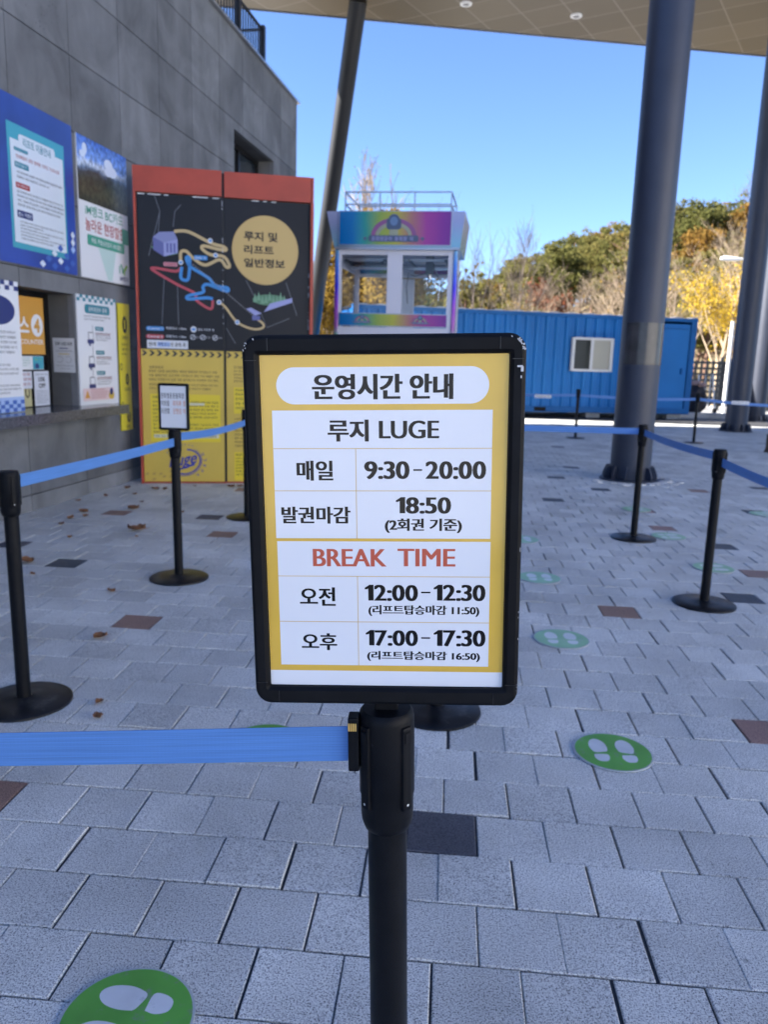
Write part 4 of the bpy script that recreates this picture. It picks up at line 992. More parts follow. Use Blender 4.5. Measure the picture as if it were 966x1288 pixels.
# ================================================================== MAP BOARD
A0 = Vector((-3.13, 7.76, 0)); BD = Vector((1, 0.274, 0)).normalized(); BN = Vector((0.274, -1, 0)).normalized()
def Bp(u, z_, out=0.0): return A0 + BD * u + BN * out + Vector((0, 0, z_))
BROT = Matrix((BD, -BN, Vector((0, 0, 1)))).transposed()
REDM = mat('board_red_paint', (0.38, 0.052, 0.026), 0.5, noise=(5, 0.88, 1.1)); BKM = mat('board_gap_black', (0.012, 0.012, 0.014), 0.5)
brd = thing('map_board', 'tall red framed board with dark course map above yellow rules panels', 'notice board', Bp(0.865, 0))
f = MB()
f.box(Bp(0.865, 1.55, -0.095), (1.71, 0.10, 3.08), BKM, BROT)
f.box(Bp(-0.004, 1.55, -0.06), (0.024, 0.13, 3.10), REDM, BROT); f.box(Bp(1.722, 1.425, -0.05), (0.03, 0.16, 2.85), REDM, BROT); f.box(Bp(0.865, 0.008, -0.04), (1.70, 0.08, 0.012), REDM, BROT)
f.build('frame', brd)
h = MB(); h.bbox(Bp(0.415, 2.982, -0.03), (0.824, 0.07, 0.24), 0.003, REDM, BROT); h.bbox(Bp(1.280, 2.978, -0.03), (0.856, 0.07, 0.24), 0.003, REDM, BROT); h.bbox(Bp(1.724, 2.974, -0.03), (0.024, 0.08, 0.245), 0.003, REDM, BROT)
h.build('header_panel', brd)
CHAR = mat('map_charcoal', (0.009, 0.010, 0.014), 0.4, spec=0.25, noise=(1.2, 0.8, 1.3)); GOLD = mat('map_gold', (0.52, 0.36, 0.12), 0.4); GOLDL = mat('map_gold_track', (0.50, 0.37, 0.17), 0.4)
TR = mat('map_red_track', (0.42, 0.05, 0.07), 0.4); TB = mat('map_blue_track', (0.03, 0.22, 0.55), 0.4); MW = mat('map_white', (0.6, 0.62, 0.66), 0.4); DIM = mat('map_dim_line', (0.10, 0.11, 0.13), 0.4)
LAV = mat('map_lavender', (0.28, 0.30, 0.55), .4); LAVD = mat('map_violet', (0.10, 0.11, 0.30), .4); MG = mat('map_green', (0.07, 0.19, 0.10), .4); MPINK = mat('map_pink', (.5, .2, .25), .4)
mp_ = Print(Bp(0, 0, -0.022), BD, BN, 0.0008)
mp_.plate(0.012, 1.385, 0.830, 2.852, 0.022, CHAR); mp_.plate(0.856, 1.385, 1.700, 2.85, 0.022, CHAR)
for pl in (((.183, 2.84), (.231, 2.691), (.114, 2.27)), ((.432, 2.765), (.374, 2.70), (.354, 2.554)), ((.257, 2.066), (.225, 1.614)), ((.384, 2.008), (.387, 1.62)), ((1.061, 2.082), (1.138, 1.933)), ((1.463, 2.078), (1.578, 1.752)), ((.23, 2.69), (.21, 2.5)), ((1.2, 1.78), (1.27, 1.62), (1.5, 1.72)), ((.95, 1.45), (.86, 1.6))):
    mp_.stroke(pl, .007, DIM)
mp_.stroke(spline([(.363, 2.513), (.501, 2.517), (.714, 2.423), (.844, 2.392), (.861, 2.361), (.779, 2.368), (.645, 2.392), (.632, 2.36), (.713, 2.311), (.843, 2.297), (.897, 2.214), (.864, 2.202), (.799, 2.267), (.657, 2.208), (.54, 2.271), (.477, 2.331), (.423, 2.317), (.421, 2.222)]), .030, GOLDL)
mp_.stroke(spline([(.42, 2.169), (.366, 2.135), (.175, 2.157), (.153, 2.135), (.384, 2.008), (.555, 1.93), (.565, 1.865), (.706, 1.784), (.729, 1.872)]), .026, TR)
mp_.stroke(spline([(.431, 2.18), (.418, 2.084), (.45, 2.054), (.493, 2.077), (.508, 2.26), (.475, 2.267), (.517, 2.185), (.688, 2.086), (.753, 2.014), (.873, 1.998), (.862, 1.965), (.687, 2.022), (.633, 1.998), (.632, 1.944), (.49, 1.905), (.489, 1.873), (.664, 1.891), (.729, 1.883)]), .030, TB)
mp_.stroke(spline([(.773, 1.863), (.849, 1.812), (.97, 1.663), (1.126, 1.602), (1.227, 1.617), (1.227, 1.662), (1.149, 1.714)]), .022, GOLDL)
for i in range(30):
    t = i / 29; mp_.rect(.539 + .587 * t, 2.207 - .472 * t - .006, .547 + .587 * t, 2.207 - .472 * t + .006, PGREY)
for c_ in ((.71, 2.444), (.761, 2.307), (.421, 2.222), (.79, 1.853), (.97, 1.663)): mp_.circ(*c_, .024, .024, MW, 16); mp_.circ(*c_, .015, .012, TB, 10)
mp_.poly([(.132, 2.36), (.26, 2.27), (.39, 2.30), (.39, 2.36), (.2, 2.36)], MG)
mp_.poly([(.16, 2.45), (.26, 2.40), (.26, 2.27), (.16, 2.33)], LAVD); mp_.poly([(.26, 2.40), (.394, 2.44), (.394, 2.31), (.26, 2.27)], LAV); mp_.poly([(.16, 2.45), (.26, 2.40), (.394, 2.44), (.36, 2.51), (.22, 2.50)], mat('map_lilac', (.2, .22, .42), .4))
for q in range(3): mp_.rect(.285 + .034 * q, 2.31, .305 + .034 * q, 2.40, LAVD)
mp_.circ(1.3, 1.895, .175, .055, MG, 20)
for q in range(9): cx = 1.15 + .037 * q; cz = 1.90 + .02 * math.sin(q * 2); mp_.poly([(cx - .02, cz - .03), (cx + .02, cz - .03), (cx, cz + .06)], mat('map_tree_green', (.14, .30, .18), .4))
mp_.poly([(1.238, 1.775), (1.527, 1.88), (1.527, 1.925), (1.30, 1.86)], LAV); mp_.poly([(1.06, 1.80), (1.11, 1.812), (1.216, 1.76), (1.15, 1.735)], LAV); mp_.rect(1.12, 1.69, 1.2, 1.735, LAVD)
mp_.rect(.255, 2.18, .388, 2.218, MPINK, .006); mp_.scrib(.265, 2.187, .38, 2.21, REDI); mp_.rect(.551, 2.255, .68, 2.297, TB, .006); mp_.scrib(.56, 2.263, .67, 2.288, MW)
mp_.circ(1.254, 2.378, .332, .335, GOLD, 48)
mp_.text('루지 및', 1.041, 2.463, 1.376, 2.555, CHAR, .028); mp_.text('리프트', 1.041, 2.337, 1.339, 2.424, CHAR, .028); mp_.text('일반정보', 1.041, 2.209, 1.451, 2.296, CHAR, .028)
mp_.rect(.07, 1.553, .245, 1.593, TB, .018); mp_.text('Course 1', .085, 1.562, .23, 1.586, MW, .012); mp_.rect(.068, 1.475, .243, 1.514, TR, .018); mp_.text('Course 2', .083, 1.484, .228, 1.507, MW, .012)
mp_.text('하행코스 1.0km', .263, 1.567, .462, 1.593, MW, .01); mp_.text('하행코스 1.0km', .261, 1.487, .46, 1.514, MW, .01)
mp_.circ(.534, 1.577, .03, .03, MW, 18); mp_.circ(.534, 1.577, .018, .014, TB, 12); mp_.scrib(.561 + .015, 1.565, .747, 1.590, MW)
for cx in (.526, .625, .746):
    mp_.stroke([(cx + .024 * math.cos(t * .524), 1.50 + .024 * math.sin(t * .524)) for t in range(12)], .006, MW, True); mp_.stroke([(cx - .014, 1.49), (cx + .014, 1.51)], .006, MW); mp_.scrib(cx + .032, 1.49, cx + .08, 1.512, PGREY)
mp_.rect(.075, 1.378, .476, 1.460, MW); mp_.text('현재', .09, 1.40, .16, 1.438, INK, .02); mp_.rect(.175, 1.396, .30, 1.442, SKYB); mp_.text('하행코스', .18, 1.40, .295, 1.438, NAVY, .02); mp_.text('만 운행 중', .305, 1.40, .455, 1.438, INK, .02)
mp_.scrib(1.27, 1.50, 1.42, 1.525, GOLDL); mp_.scrib(1.27, 1.46, 1.40, 1.485, GOLDL)
rp = random.Random(2)
for k in range(26): u = rp.choice((rp.uniform(.02, .3), rp.uniform(.35, .83), rp.uniform(.86, 1.6))); mp_.rect(u, 2.842, u + rp.uniform(.01, .06), 2.852, MW)
for k in range(20): z_ = rp.uniform(1.6, 2.84); mp_.rect(.828, z_, .833, z_ + rp.uniform(.006, .03), MW); z_ = rp.uniform(1.4, 2.2); mp_.rect(1.694, z_, 1.700, z_ + rp.uniform(.006, .03), MW)
mp_.build('map_panel', brd)
YB = mat('rules_gold', (0.58, 0.41, 0.06), 0.4, noise=(2, 0.9, 1.08)); YB2 = mat('rules_yellow', (0.70, 0.54, 0.02), 0.4)
rp_ = Print(Bp(0, 0, -0.022), BD, BN, 0.0008)
rp_.plate(0.012, 0.016, 0.830, 1.368, 0.022, YB); rp_.plate(0.856, 0.016, 1.700, 1.368, 0.022, YB)
for x0, n_ in ((.016, 11), (.855, 11)):
    for i in range(n_):
        u = x0 + .0742 * i; rp_.poly([(u, 1.357), (u + .028, 1.357), (u + .058, 1.330), (u + .028, 1.303), (u, 1.303), (u + .028, 1.330)], INK)
rp_.scrib(.089, 1.175, .235, 1.205, INK); rp_.para(.083, 1.04, .785, 1.165, 3, INK, .05); rp_.para(.083, .955, .785, 1.03, 2, INK, .5)
rp_.rect(.09, .433, .792, .922, YB2); rp_.scrib(.112, .875, .22, .905, INK); rp_.para(.112, .47, .775, .855, 10, INK, .5); rp_.rect(.40, .812, .63, .835, mat('rules_pale', (.62, .6, .4), .4)); rp_.rect(.12, .475, .775, .51, mat('rules_pale', (.62, .6, .4), .4)); rp_.scrib(.13, .48, .76, .505, INK)
rp_.scrib(.932, 1.195, 1.06, 1.225, INK); rp_.para(.93, 1.045, 1.63, 1.18, 4, INK); rp_.rect(.93, .735, 1.64, 1.005, YB2); rp_.scrib(.945, .965, 1.1, .99, INK); rp_.para(.945, .76, 1.62, .95, 4, INK)
rp_.para(.935, .37, 1.62, .69, 8, INK); rp_.rect(.932, .032, 1.64, .329, YB2); rp_.scrib(.945, .29, 1.1, .315, INK); rp_.para(.945, .07, 1.62, .275, 6, INK)
LB = mat('logo_blue', (0.02, 0.03, 0.26), 0.4)
ell = lambda a0, a1, ru, rv, n_=20: [(.43 + ru * math.cos(R(a0 + (a1 - a0) * i / n_)) * .93 - rv * math.sin(R(a0 + (a1 - a0) * i / n_)) * .30, .225 + rv * math.sin(R(a0 + (a1 - a0) * i / n_)) + ru * math.cos(R(a0 + (a1 - a0) * i / n_)) * .30) for i in range(n_ + 1)]
rp_.stroke(ell(-170, 70, .155, .12), .016, LB); rp_.stroke(ell(-150, 40, .172, .138), .007, LB)
rp_.text('Luge', .268, .150, .548, 0.315, LB, .018, slant=.35, ang=.16)
rp_.stroke([(.285, .135), (.36, .145), (.52, .20)], .022, LB)
for i, ch in enumerate('WORLD'):
    a = R(-52 + 20 * i); rp_.text(ch, .43 + .20 * math.cos(a) - .014, .225 + .175 * math.sin(a) - .014, .43 + .20 * math.cos(a) + .014, .225 + .175 * math.sin(a) + .014, LB, .02, ang=a + R(90) - R(20))
for i in range(9):
    a = R(150 - 10 * i); rp_.scrib(.43 + .21 * math.cos(a) - .01, .235 + .17 * math.sin(a) - .01, .43 + .21 * math.cos(a) + .012, .235 + .17 * math.sin(a) + .01, LB, cw=.018)
CHK = mat('rules_checker', (0.40, 0.27, 0.06), 0.4)
for i in range(9):
    for j in range(4):
        if (i + j) % 2 == 0 and rp.random() < 0.8 - .15 * j: rp_.poly([(.02 + .034 * i, .03 + .028 * j), (.05 + .034 * i, .03 + .028 * j), (.062 + .034 * i, .055 + .028 * j), (.032 + .034 * i, .055 + .028 * j)], CHK)
rp_.build('rules_panel', brd)

# ================================================================== ARCADE MACHINE
M0 = Vector((-0.5, 9.4, 0)); MD = Vector((1, -0.07, 0)).normalized(); MN = Vector((-0.07, -1, 0)).normalized()
def Mp(u, z_, out=0.0): return M0 + MD * u + MN * out + Vector((0, 0, z_))
MROT = Matrix((MD, -MN, Vector((0, 0, 1)))).transposed()
arc = thing('claw_machine', 'tall white claw machine with rainbow header and railing on top', 'claw machine', Mp(-0.21, 0, -0.55))
ACW = mat('machine_white', (0.60, 0.60, 0.66), 0.35); ACS = mat('machine_silver', (0.35, 0.37, 0.42), 0.3, 0.6)
UL, UR, DM = -0.905, 0.50, 1.1; UC = (UL + UR) / 2
cb_ = MB()
cb_.bbox(Mp(UC, 0.85, -DM / 2), (UR - UL - 0.01, DM, 1.5), 0.01, ACW, MROT); cb_.box(Mp(UC, 0.05, -DM / 2), (UR - UL - .1, DM - .1, .1), BLACKP, MROT)
cb_.build('cabinet', arc)
cg = MB()
def upr(u0, u1, z0, z1, d0, d1, mt=ACW): cg.box(Mp((u0 + u1) / 2, (z0 + z1) / 2, -(d0 + d1) / 2), (u1 - u0, d1 - d0, z1 - z0), mt, MROT)
upr(UL + .02, -.842, 1.6, 2.59, 0.0, .06); upr(-.293, -.119, 1.6, 2.59, 0.0, .05); upr(.415, UR - .02, 1.6, 2.59, 0, .06)
upr(-.842, -.293, 1.6, 1.705, .003, .05); upr(-.119, .415, 1.6, 1.705, .003, .05); upr(-.842, -.293, 2.525, 2.59, .003, .05); upr(-.119, .415, 2.525, 2.59, .003, .05)
upr(UL + .02, -.83, 1.6, 2.59, DM - .06, DM); upr(-.33, -.10, 1.6, 2.36, DM - .05, DM); upr(.42, UR - .02, 1.6, 2.59, DM - .06, DM)
upr(UL + .03, -.86, 2.40, 2.59, .07, DM - .07); upr(.45, UR - .03, 2.4, 2.59, .07, DM - .07); upr(UL + .03, -.86, 1.6, 1.66, .07, DM - .07); upr(.45, UR - .03, 1.6, 1.66, .07, DM - .07)
upr(-.83, .42, 2.38, 2.59, DM - .05, DM - .002); upr(UL + .05, UR - .05, 2.575, 2.589, .06, DM - .06)
cg.build('window_frame', arc)
RB = ramp_material('rainbow_print', 0, -0.70, 0.70, [(0.0, (0.0, .12, .36)), (.14, (0.0, .15, .40)), (.25, (.02, .26, .22)), (.36, (.22, .34, .05)), (.5, (.42, .40, .03)), (.62, (.38, .16, .12)), (.75, (.33, .03, .25)), (.9, (.20, .01, .25)), (1, (.13, .01, .22))], 0.25, noise=.05)
IRI = ramp_material('iridescent_edge', 2, 0.0, 3.1, [(0, (.1, .35, .3)), (.5, (.03, .42, .22)), (.55, (.35, .12, .35)), (.62, (.30, .06, .45)), (.70, (.05, .04, .62)), (.78, (.06, .2, .6)), (.85, (.2, .4, .5)), (.93, (.30, .32, .48)), (1, (.38, .38, .5))], 0.25, 0.3)
gl = glass_material('clear_acrylic', (.93, .95, .97), .06)
for u0, u1 in ((-.842, -.293), (-.119, .415)):
    q = MB(); q.box(Mp((u0 + u1) / 2, 2.115, -.03), (u1 - u0, .006, .82), gl, MROT); q.build('pane', arc)
for u_ in (UL + .035, UR - .035):
    q = MB(); q.box(Mp(u_, 2.03, -DM / 2), (.006, DM - .14, .74), gl, MROT); q.build('pane', arc)
ed = MB(); ed.bbox(Mp(UL + .012, 1.34, -.03), (.045, .09, 2.48), .01, IRI, MROT); ed.build('light_strip', arc)
ed = MB(); ed.bbox(Mp(UR - .004, 1.34, -.03), (.045, .09, 2.48), .01, IRI, MROT); ed.build('light_strip', arc)
# header box with flared wings
hb = MB(); hb.prism([(-.925, 2.592), (.54, 2.592), (.585, 3.0), (-1.02, 3.0)], Mp(0, 0, 0.02), MD, (0, 0, 1), -MN, 1.0, IRI); hb.box(Mp(-.19, 2.592, .02), (1.45, .05, .03), ACS, MROT)
hdr = hb.build('header_box', arc)
def emblem(p, cx, cz, s_, full=True):
    dk = mat('emblem_slate', (.06, .09, .16), .3); mg = mat('emblem_mauve', (.25, .08, .22), .3); lg = mat('emblem_pale', (.30, .32, .22), .3)
    p.stroke([(cx + .24 * s_ * math.cos(R(t)), cz - .09 * s_ + .17 * s_ * math.sin(R(t))) for t in range(0, 181, 12)], .05 * s_, mg)
    p.stroke([(cx + .19 * s_ * math.cos(R(t)), cz - .09 * s_ + .13 * s_ * math.sin(R(t))) for t in range(0, 181, 12)], .04 * s_, lg)
    p.rect(cx - .085 * s_, cz - .02 * s_, cx + .085 * s_, cz + .10 * s_, dk, .03 * s_); p.circ(cx, cz + .07 * s_, .07 * s_, .08 * s_, dk, 18); p.circ(cx, cz + .07 * s_, .045 * s_, .05 * s_, mat('emblem_blue', (.12, .2, .35), .3), 16)
    p.rect(cx - .05 * s_, cz - .1 * s_, cx + .05 * s_, cz - .02 * s_, lg)
    p.rect(cx - .29 * s_, cz - .155 * s_, cx + .29 * s_, cz - .085 * s_, dk, .02 * s_); p.scrib(cx - .26 * s_, cz - .145 * s_, cx + .26 * s_, cz - .095 * s_, mat('emblem_lilac', (.35, .33, .6), .3), cw=.05 * s_)
    for sx in (-1, 1): p.poly([(cx + sx * .31 * s_, cz - .12 * s_), (cx + sx * .335 * s_, cz - .095 * s_), (cx + sx * .36 * s_, cz - .12 * s_), (cx + sx * .335 * s_, cz - .145 * s_)][::sx], dk)
hp = Print(Mp(-.215, 0, .034), MD, MN, .001); hp.plate(-.655, 2.62, .655, 3.003, .013, ACS); hp.rect(-.645, 2.632, .645, 2.996, RB)
emblem(hp, -.01, 2.82, 1.0); hp.scrib(.1, 2.975, .5, 2.983, RB); hp.build('header_print', arc)
bd_ = Print(Mp(-.215, 0, .012), MD, MN, .001); bd_.plate(-.645, 1.712, .645, 1.865, .011, ACS); bd_.rect(-.637, 1.722, .637, 1.856, RB); emblem(bd_, -.36, 1.80, .33); emblem(bd_, .33, 1.80, .33); bd_.build('band_print', arc)
lower = Print(Mp(-.215, 0, .006), MD, MN, .001); lower.plate(-.60, .25, .60, 1.55, .005, RB); lower.rect(-.5, .9, -.05, 1.5, ACS); lower.rect(.05, .9, .5, 1.5, ACS); lower.build('door_print', arc)
rr2 = MB(); RL = mat('galvanised_rail', (.40, .43, .46), .4, .7)
for z_ in (3.222, 3.088): rr2.box(Mp(-.2, z_, -.05), (1.24, .016, .016), RL, MROT); rr2.box(Mp(-.2, z_, -.9), (1.24, .016, .016), RL, MROT)
for u_ in (-.815, -.408, -.003, .418):
    rr2.box(Mp(u_, 3.11, -.05), (.0155, .0155, .225), RL, MROT)
for u_ in (-.815, .418):
    rr2.box(Mp(u_, 3.11, -.9), (.0155, .0155, .225), RL, MROT)
    for z_ in (3.222, 3.088): rr2.box(Mp(u_, z_, -.475), (.015, .85, .015), RL, MROT)
rr2.build('top_rail', arc)
cw_ = MB(); GD = mat('claw_chrome', (.45, .45, .47), .25, .9); DKM = mat('claw_carriage', (.05, .05, .055), .5)
cw_.box(Mp(.16, 2.46, -.45), (.09, .12, .2), DKM, MROT); cw_.box(Mp(.15, 2.50, -.45), (.56, .08, .03), ACS, MROT); cw_.tube([Mp(.16, 2.36, -.45), Mp(.16, 2.30, -.45)], .022, GD)
for k in range(3):
    a = 2 * math.pi * k / 3; d_ = Vector((math.cos(a), math.sin(a), 0)); c_ = Mp(.16, 2.31, -.45)
    cw_.tube([c_, c_ + d_ * .07 + Vector((0, 0, -.04)), c_ + d_ * .065 + Vector((0, 0, -.10)), c_ + d_ * .02 + Vector((0, 0, -.13))], .008, GD, 6)
cw_.tube([Mp(-.08, 2.36, -.5), Mp(-.02, 2.34, -.5), Mp(.2, 2.4, -.5), Mp(.30, 2.28, -.5), Mp(.31, 2.08, -.5)], .006, DKM, 5); cw_.tube([Mp(.22, 2.42, -.5), Mp(.28, 2.3, -.5), Mp(.27, 2.05, -.5)], .006, ACS, 5); cw_.tube([Mp(-.08, 2.36, -.3), Mp(-.10, 2.2, -.3), Mp(-.08, 2.0, -.3)], .006, DKM, 5)
cw_.tube([Mp(-.8, 2.50, -.4), Mp(-.6, 2.44, -.4), Mp(-.4, 2.50, -.4), Mp(-.31, 2.45, -.4)], .006, DKM, 5)
cw_.box(Mp(-.56, 2.49, -.6), (.5, .1, .04), DKM, MROT)
cw_.build('claw', arc)
gi = MB()
for z_, d_ in ((2.50, .25), (2.50, .80), (2.43, .52)): gi.box(Mp(-.2, z_, -d_), (1.25, .025, .03), ACS, MROT)
for u_ in (-.80, -.34, -.05, .38): gi.box(Mp(u_, 2.47, -.5), (.025, .9, .03), DKM, MROT)
gi.box(Mp(-.2, 1.615, -.55), (1.3, 1.0, .02), ACW, MROT); gi.box(Mp(-.80, 1.70, -.2), (.09, .1, .16), DKM, MROT)
gi.box(Mp(-.56, 2.465, -DM + .065), (.50, .02, .09), RB, MROT); gi.box(Mp(.15, 2.465, -DM + .065), (.50, .02, .09), RB, MROT)
gi.build('gantry', arc)
tb = MB(); TEALP = mat('prize_box_teal', (.12, .42, .46), .4); tb.bbox(Mp(-.56, 1.69, -.75), (.30, .3, .26), .01, TEALP, MROT)
o = tb.build('prize_box'); tag(o, 'pale teal box inside the left window of the claw machine', 'box')

# ================================================================== CONTAINER
C1 = Vector((1.97, 20.27, 0)); CD_ = Vector((4.42, 1.32, 0)).normalized(); CN = Vector((CD_.y, -CD_.x, 0))
def Cp(s_, z_, out=0.0): return C1 + CD_ * s_ + CN * out + Vector((0, 0, z_))
CROT = Matrix((CD_, -CN, Vector((0, 0, 1)))).transposed()
CB = mat('container_blue', (0.010, 0.165, 0.47), 0.5, spec=0.3, noise=(0.8, 0.88, 1.1), bump=(6, .1)); CBD = mat('container_blue_rail', (0.007, 0.125, 0.37), 0.5, spec=0.25, noise=(2, .85, 1.1)); CRF = mat('container_roof', (.45, .48, .52), .5)
S0, S1, ZB, ZT, DC = -4.55, 4.6, 0.13, 2.60, 2.44
cont = thing('shipping_container', 'blue corrugated cabin container with a white framed sliding window', 'container', Cp(0, 0, -DC / 2))
cs = MB()
def corr(p_of, s0, s1, z0, z1, pitch=.27, dep=.05):
    P = []; F = []; s_ = s0; pts = []
    while s_ < s1:
        for ds, d_ in ((0, 0), (.085, 0), (.125, -dep), (.235, -dep)):
            if s_ + ds < s1: pts.append((s_ + ds, d_))
        s_ += pitch
    pts.append((s1, 0))
    for a, d_ in pts: P.append(p_of(a, z0, d_)); P.append(p_of(a, z1, d_))
    for i in range(len(pts) - 1): F.append((2 * i, 2 * i + 2, 2 * i + 3, 2 * i + 1))
    return P, F
P, F = corr(lambda a, z_, d_: Cp(a, z_, -.03 + d_), S0 + .1, 3.45, ZB + .12, ZT - .07); cs.add(P, F, CB)
P, F = corr(lambda a, z_, d_: Cp(S1 - .03 + d_, z_, -a), .1, DC - .1, ZB + .12, ZT - .07); cs.add(P, F, CB)
P, F = corr(lambda a, z_, d_: Cp(S0 + .03 - d_, z_, -a), .1, DC - .1, ZB + .12, ZT - .07); cs.add(P, [f_[::-1] for f_ in F], CB)
cs.box(Cp((S0 + S1) / 2, 1.4, -DC + .03), (S1 - S0 - .1, .04, 2.3), CB, CROT); cs.box(Cp((S0 + S1) / 2, ZB + .09, -DC / 2), (S1 - S0 - .1, DC - .1, .05), CBD, CROT)
cs.build('corrugated_wall', cont)
cr_ = MB()
cr_.bbox(Cp((S0 + S1) / 2, ZB + .07, -.03), (S1 - S0, .08, .15), .006, CBD, CROT); cr_.bbox(Cp((S0 + S1) / 2, ZT - .045, -.03), (S1 - S0, .07, .09), .006, CBD, CROT)
cr_.bbox(Cp((S0 + S1) / 2, ZB + .07, -DC + .03), (S1 - S0, .06, .15), .006, CBD, CROT); cr_.bbox(Cp((S0 + S1) / 2, ZT - .045, -DC + .03), (S1 - S0, .06, .09), .006, CBD, CROT)
for s_ in (S0 + .08, S1 - .08):
    for d_ in (-.075, -DC + .075): cr_.bbox(Cp(s_, (ZB + ZT) / 2, d_), (.165, .165, ZT - ZB + .02), .008, CBD, CROT)
cr_.bbox(Cp(3.44, 1.4, -.035), (.06, .06, 2.3), .004, CBD, CROT); cr_.box(Cp(S1 - .03, ZT - .045, -DC / 2), (.06, DC - .3, .09), CBD, CROT); cr_.box(Cp(S1 - .03, ZB + .07, -DC / 2), (.06, DC - .3, .15), CBD, CROT)
for s_ in (0.35, -1.7): cr_.box(Cp(s_, ZB + .075, .0115), (.32, .006, .10), BLACKP, CROT)
cr_.build('frame', cont)
dr = MB(); dr.bbox(Cp(3.95, 1.36, -.04), (.94, .05, 2.18), .006, CB, CROT); dr.bbox(Cp(3.95, 2.33, -.012), (.8, .02, .03), .004, CBD, CROT)
dro = dr.build('door', cont)
dh = MB(); dh.bbox(Cp(4.27, 1.25, -.005), (.05, .06, .16), .01, CBD, CROT); dh.build('handle', dro)
rf = MB(); Pf = []; Ff = []; n_ = 74
for i in range(n_ + 1):
    s_ = S0 + .02 + (S1 - S0 - .04) * i / n_; dz = (0, .022, .022, 0)[i % 4]
    Pf += [Cp(s_, ZT + .006 + dz, .006), Cp(s_, ZT + .006 + dz, -DC - .01), Cp(s_, ZT - .004, .006)]
for i in range(n_): Ff.append((3 * i, 3 * i + 3, 3 * i + 4, 3 * i + 1)); Ff.append((3 * i + 2, 3 * i + 5, 3 * i + 3, 3 * i))
rf.add(Pf, Ff, CRF); rf.build('roof', cont)
wf = MB(); PVC = mat('white_pvc', (.62, .62, .62), .4)
for s_ in (1.145, 1.655, 2.205): wf.bbox(Cp(s_, 1.6, .006), (.075, .09, .84), .006, PVC, CROT)
for z_ in (1.205, 1.995): wf.box(Cp(1.675, z_, .005), (1.0, .085, .06), PVC, CROT)
wfo = wf.build('window', cont)
wg = MB(); wg.box(Cp(1.4, 1.6, -.005), (.45, .03, .76), mat('dark_pane', (.05, .055, .05), .08), CROT); wg.build('pane', wfo)
wg = MB(); wg.box(Cp(1.93, 1.6, -.002), (.5, .03, .76), mat('blind_pane', (.42, .40, .33), .2), CROT); wg.build('pane', wfo)
BLK = mat('concrete_block', (.33, .33, .32), .9, noise=(4, .8, 1.15))
for s_ in (S0 + .3, -1.2, 1.9, S1 - .35):
    for d_ in (-.25, -DC + .25): bk = MB(); bk.bbox(Cp(s_, ZB / 2 - .01, d_), (.4, .25, ZB + .02), .01, BLK, CROT); bk.build('support_block', cont)

# ================================================================== ADDED WHITE HALL, unseen behind and right of camera, bounces sun into the shade
BNCW = mat('white_bounce_render', (.78, .77, .74), .8, noise=(.6, .92, 1.05))
sh = thing('bounce_hall', 'long white hall added outside the picture to bounce sunlight into the shade', 'building', (15.5, -14, 0))
q = MB(); q.bbox((18.5, -14, 4.0), (6, 40, 8.1), .03, BNCW); q.build('wall', sh)
q = MB(); q.bbox((18.4, -14, 8.2), (6.8, 40.8, .3), .03, FASC); q.build('roof', sh)
for k in range(9):
    q = MB(); q.bbox((15.47, -32 + 4.4 * k, 3.2), (.1, 1.6, 1.8), .01, DARKF); wq = q.build('window', sh)
    q = MB(); q.box((15.41, -32 + 4.4 * k, 3.2), (.02, 1.4, 1.6), DGL); q.build('pane', wq)

# ================================================================== RIGHT BACKGROUND
FB = mat('fence_black', (.02, .021, .022), .5)
fn = thing('lattice_fence', 'black lattice screen fence behind the right hand columns', 'fence', (12, 28, 0))
FD = Vector((1, .27, 0)).normalized(); FN = Vector((FD.y, -FD.x, 0)); FRT = Matrix((FD, -FN, Vector((0, 0, 1)))).transposed()
def Fp(s_, z_, o_=0): return Vector((7.2, 26.9, 0)) + FD * s_ + FN * o_ + Vector((0, 0, z_))
lat = MB()
for i in range(46): lat.box(Fp(.1 + .21 * i, .85, 0), (.085, .03, 1.5), FB, FRT)
for j in range(8): lat.box(Fp(4.75, .2 + .19 * j, .0155), (9.5, .03, .075), FB, FRT)
lat.build('lattice', fn)
for i in range(6):
    pp = MB(); pp.bbox(Fp(1.9 * i, .85, -.04), (.08, .08, 1.75), .008, FB, FRT); pp.build('fence_post', fn)
WPT = mat('white_pole_paint', (.75, .75, .74), .45)
wp = MB(); wp.tube([(8.42, 25.0, 0), (8.42, 25.0, 2.75)], .055, WPT, 14); wp.bbox((8.9, 25.0, 2.3), (.35, .04, .55), .01, WPT); wp.box((8.62, 25, 2.3), (.35, .03, .04), WPT)
tag(wp.build('sign_pole'), 'white pole with a small white plate standing before the black lattice fence', 'sign pole')
lmp = thing('street_lamp', 'street lamp with a long white horizontal head above the yellow tree', 'street lamp', (10.6, 28, 0))
q = MB(); q.tube([(10.6, 28, 0), (10.6, 28, 4.95)], [.08, .05], WPT, 12); q.build('pole', lmp)
q = MB(); q.tube([(10.6, 28, 4.9), (9.4, 28, 4.95)], .04, WPT, 8); q.build('arm', lmp)
q = MB(); q.tube([(9.45, 28, 4.94), (9.2, 28, 4.95), (8.9, 28, 4.96), (8.8, 28, 4.95)], [.045, .07, .08, .045], WPT, 12); q.build('lamp_head', lmp)
hp_ = thing('handcart', 'small handcart with a white tube frame beside the blue container', 'handcart', (7.45, 23.9, 0))
q = MB(); TUB = mat('cart_white_tube', (.7, .7, .7), .35, .3)
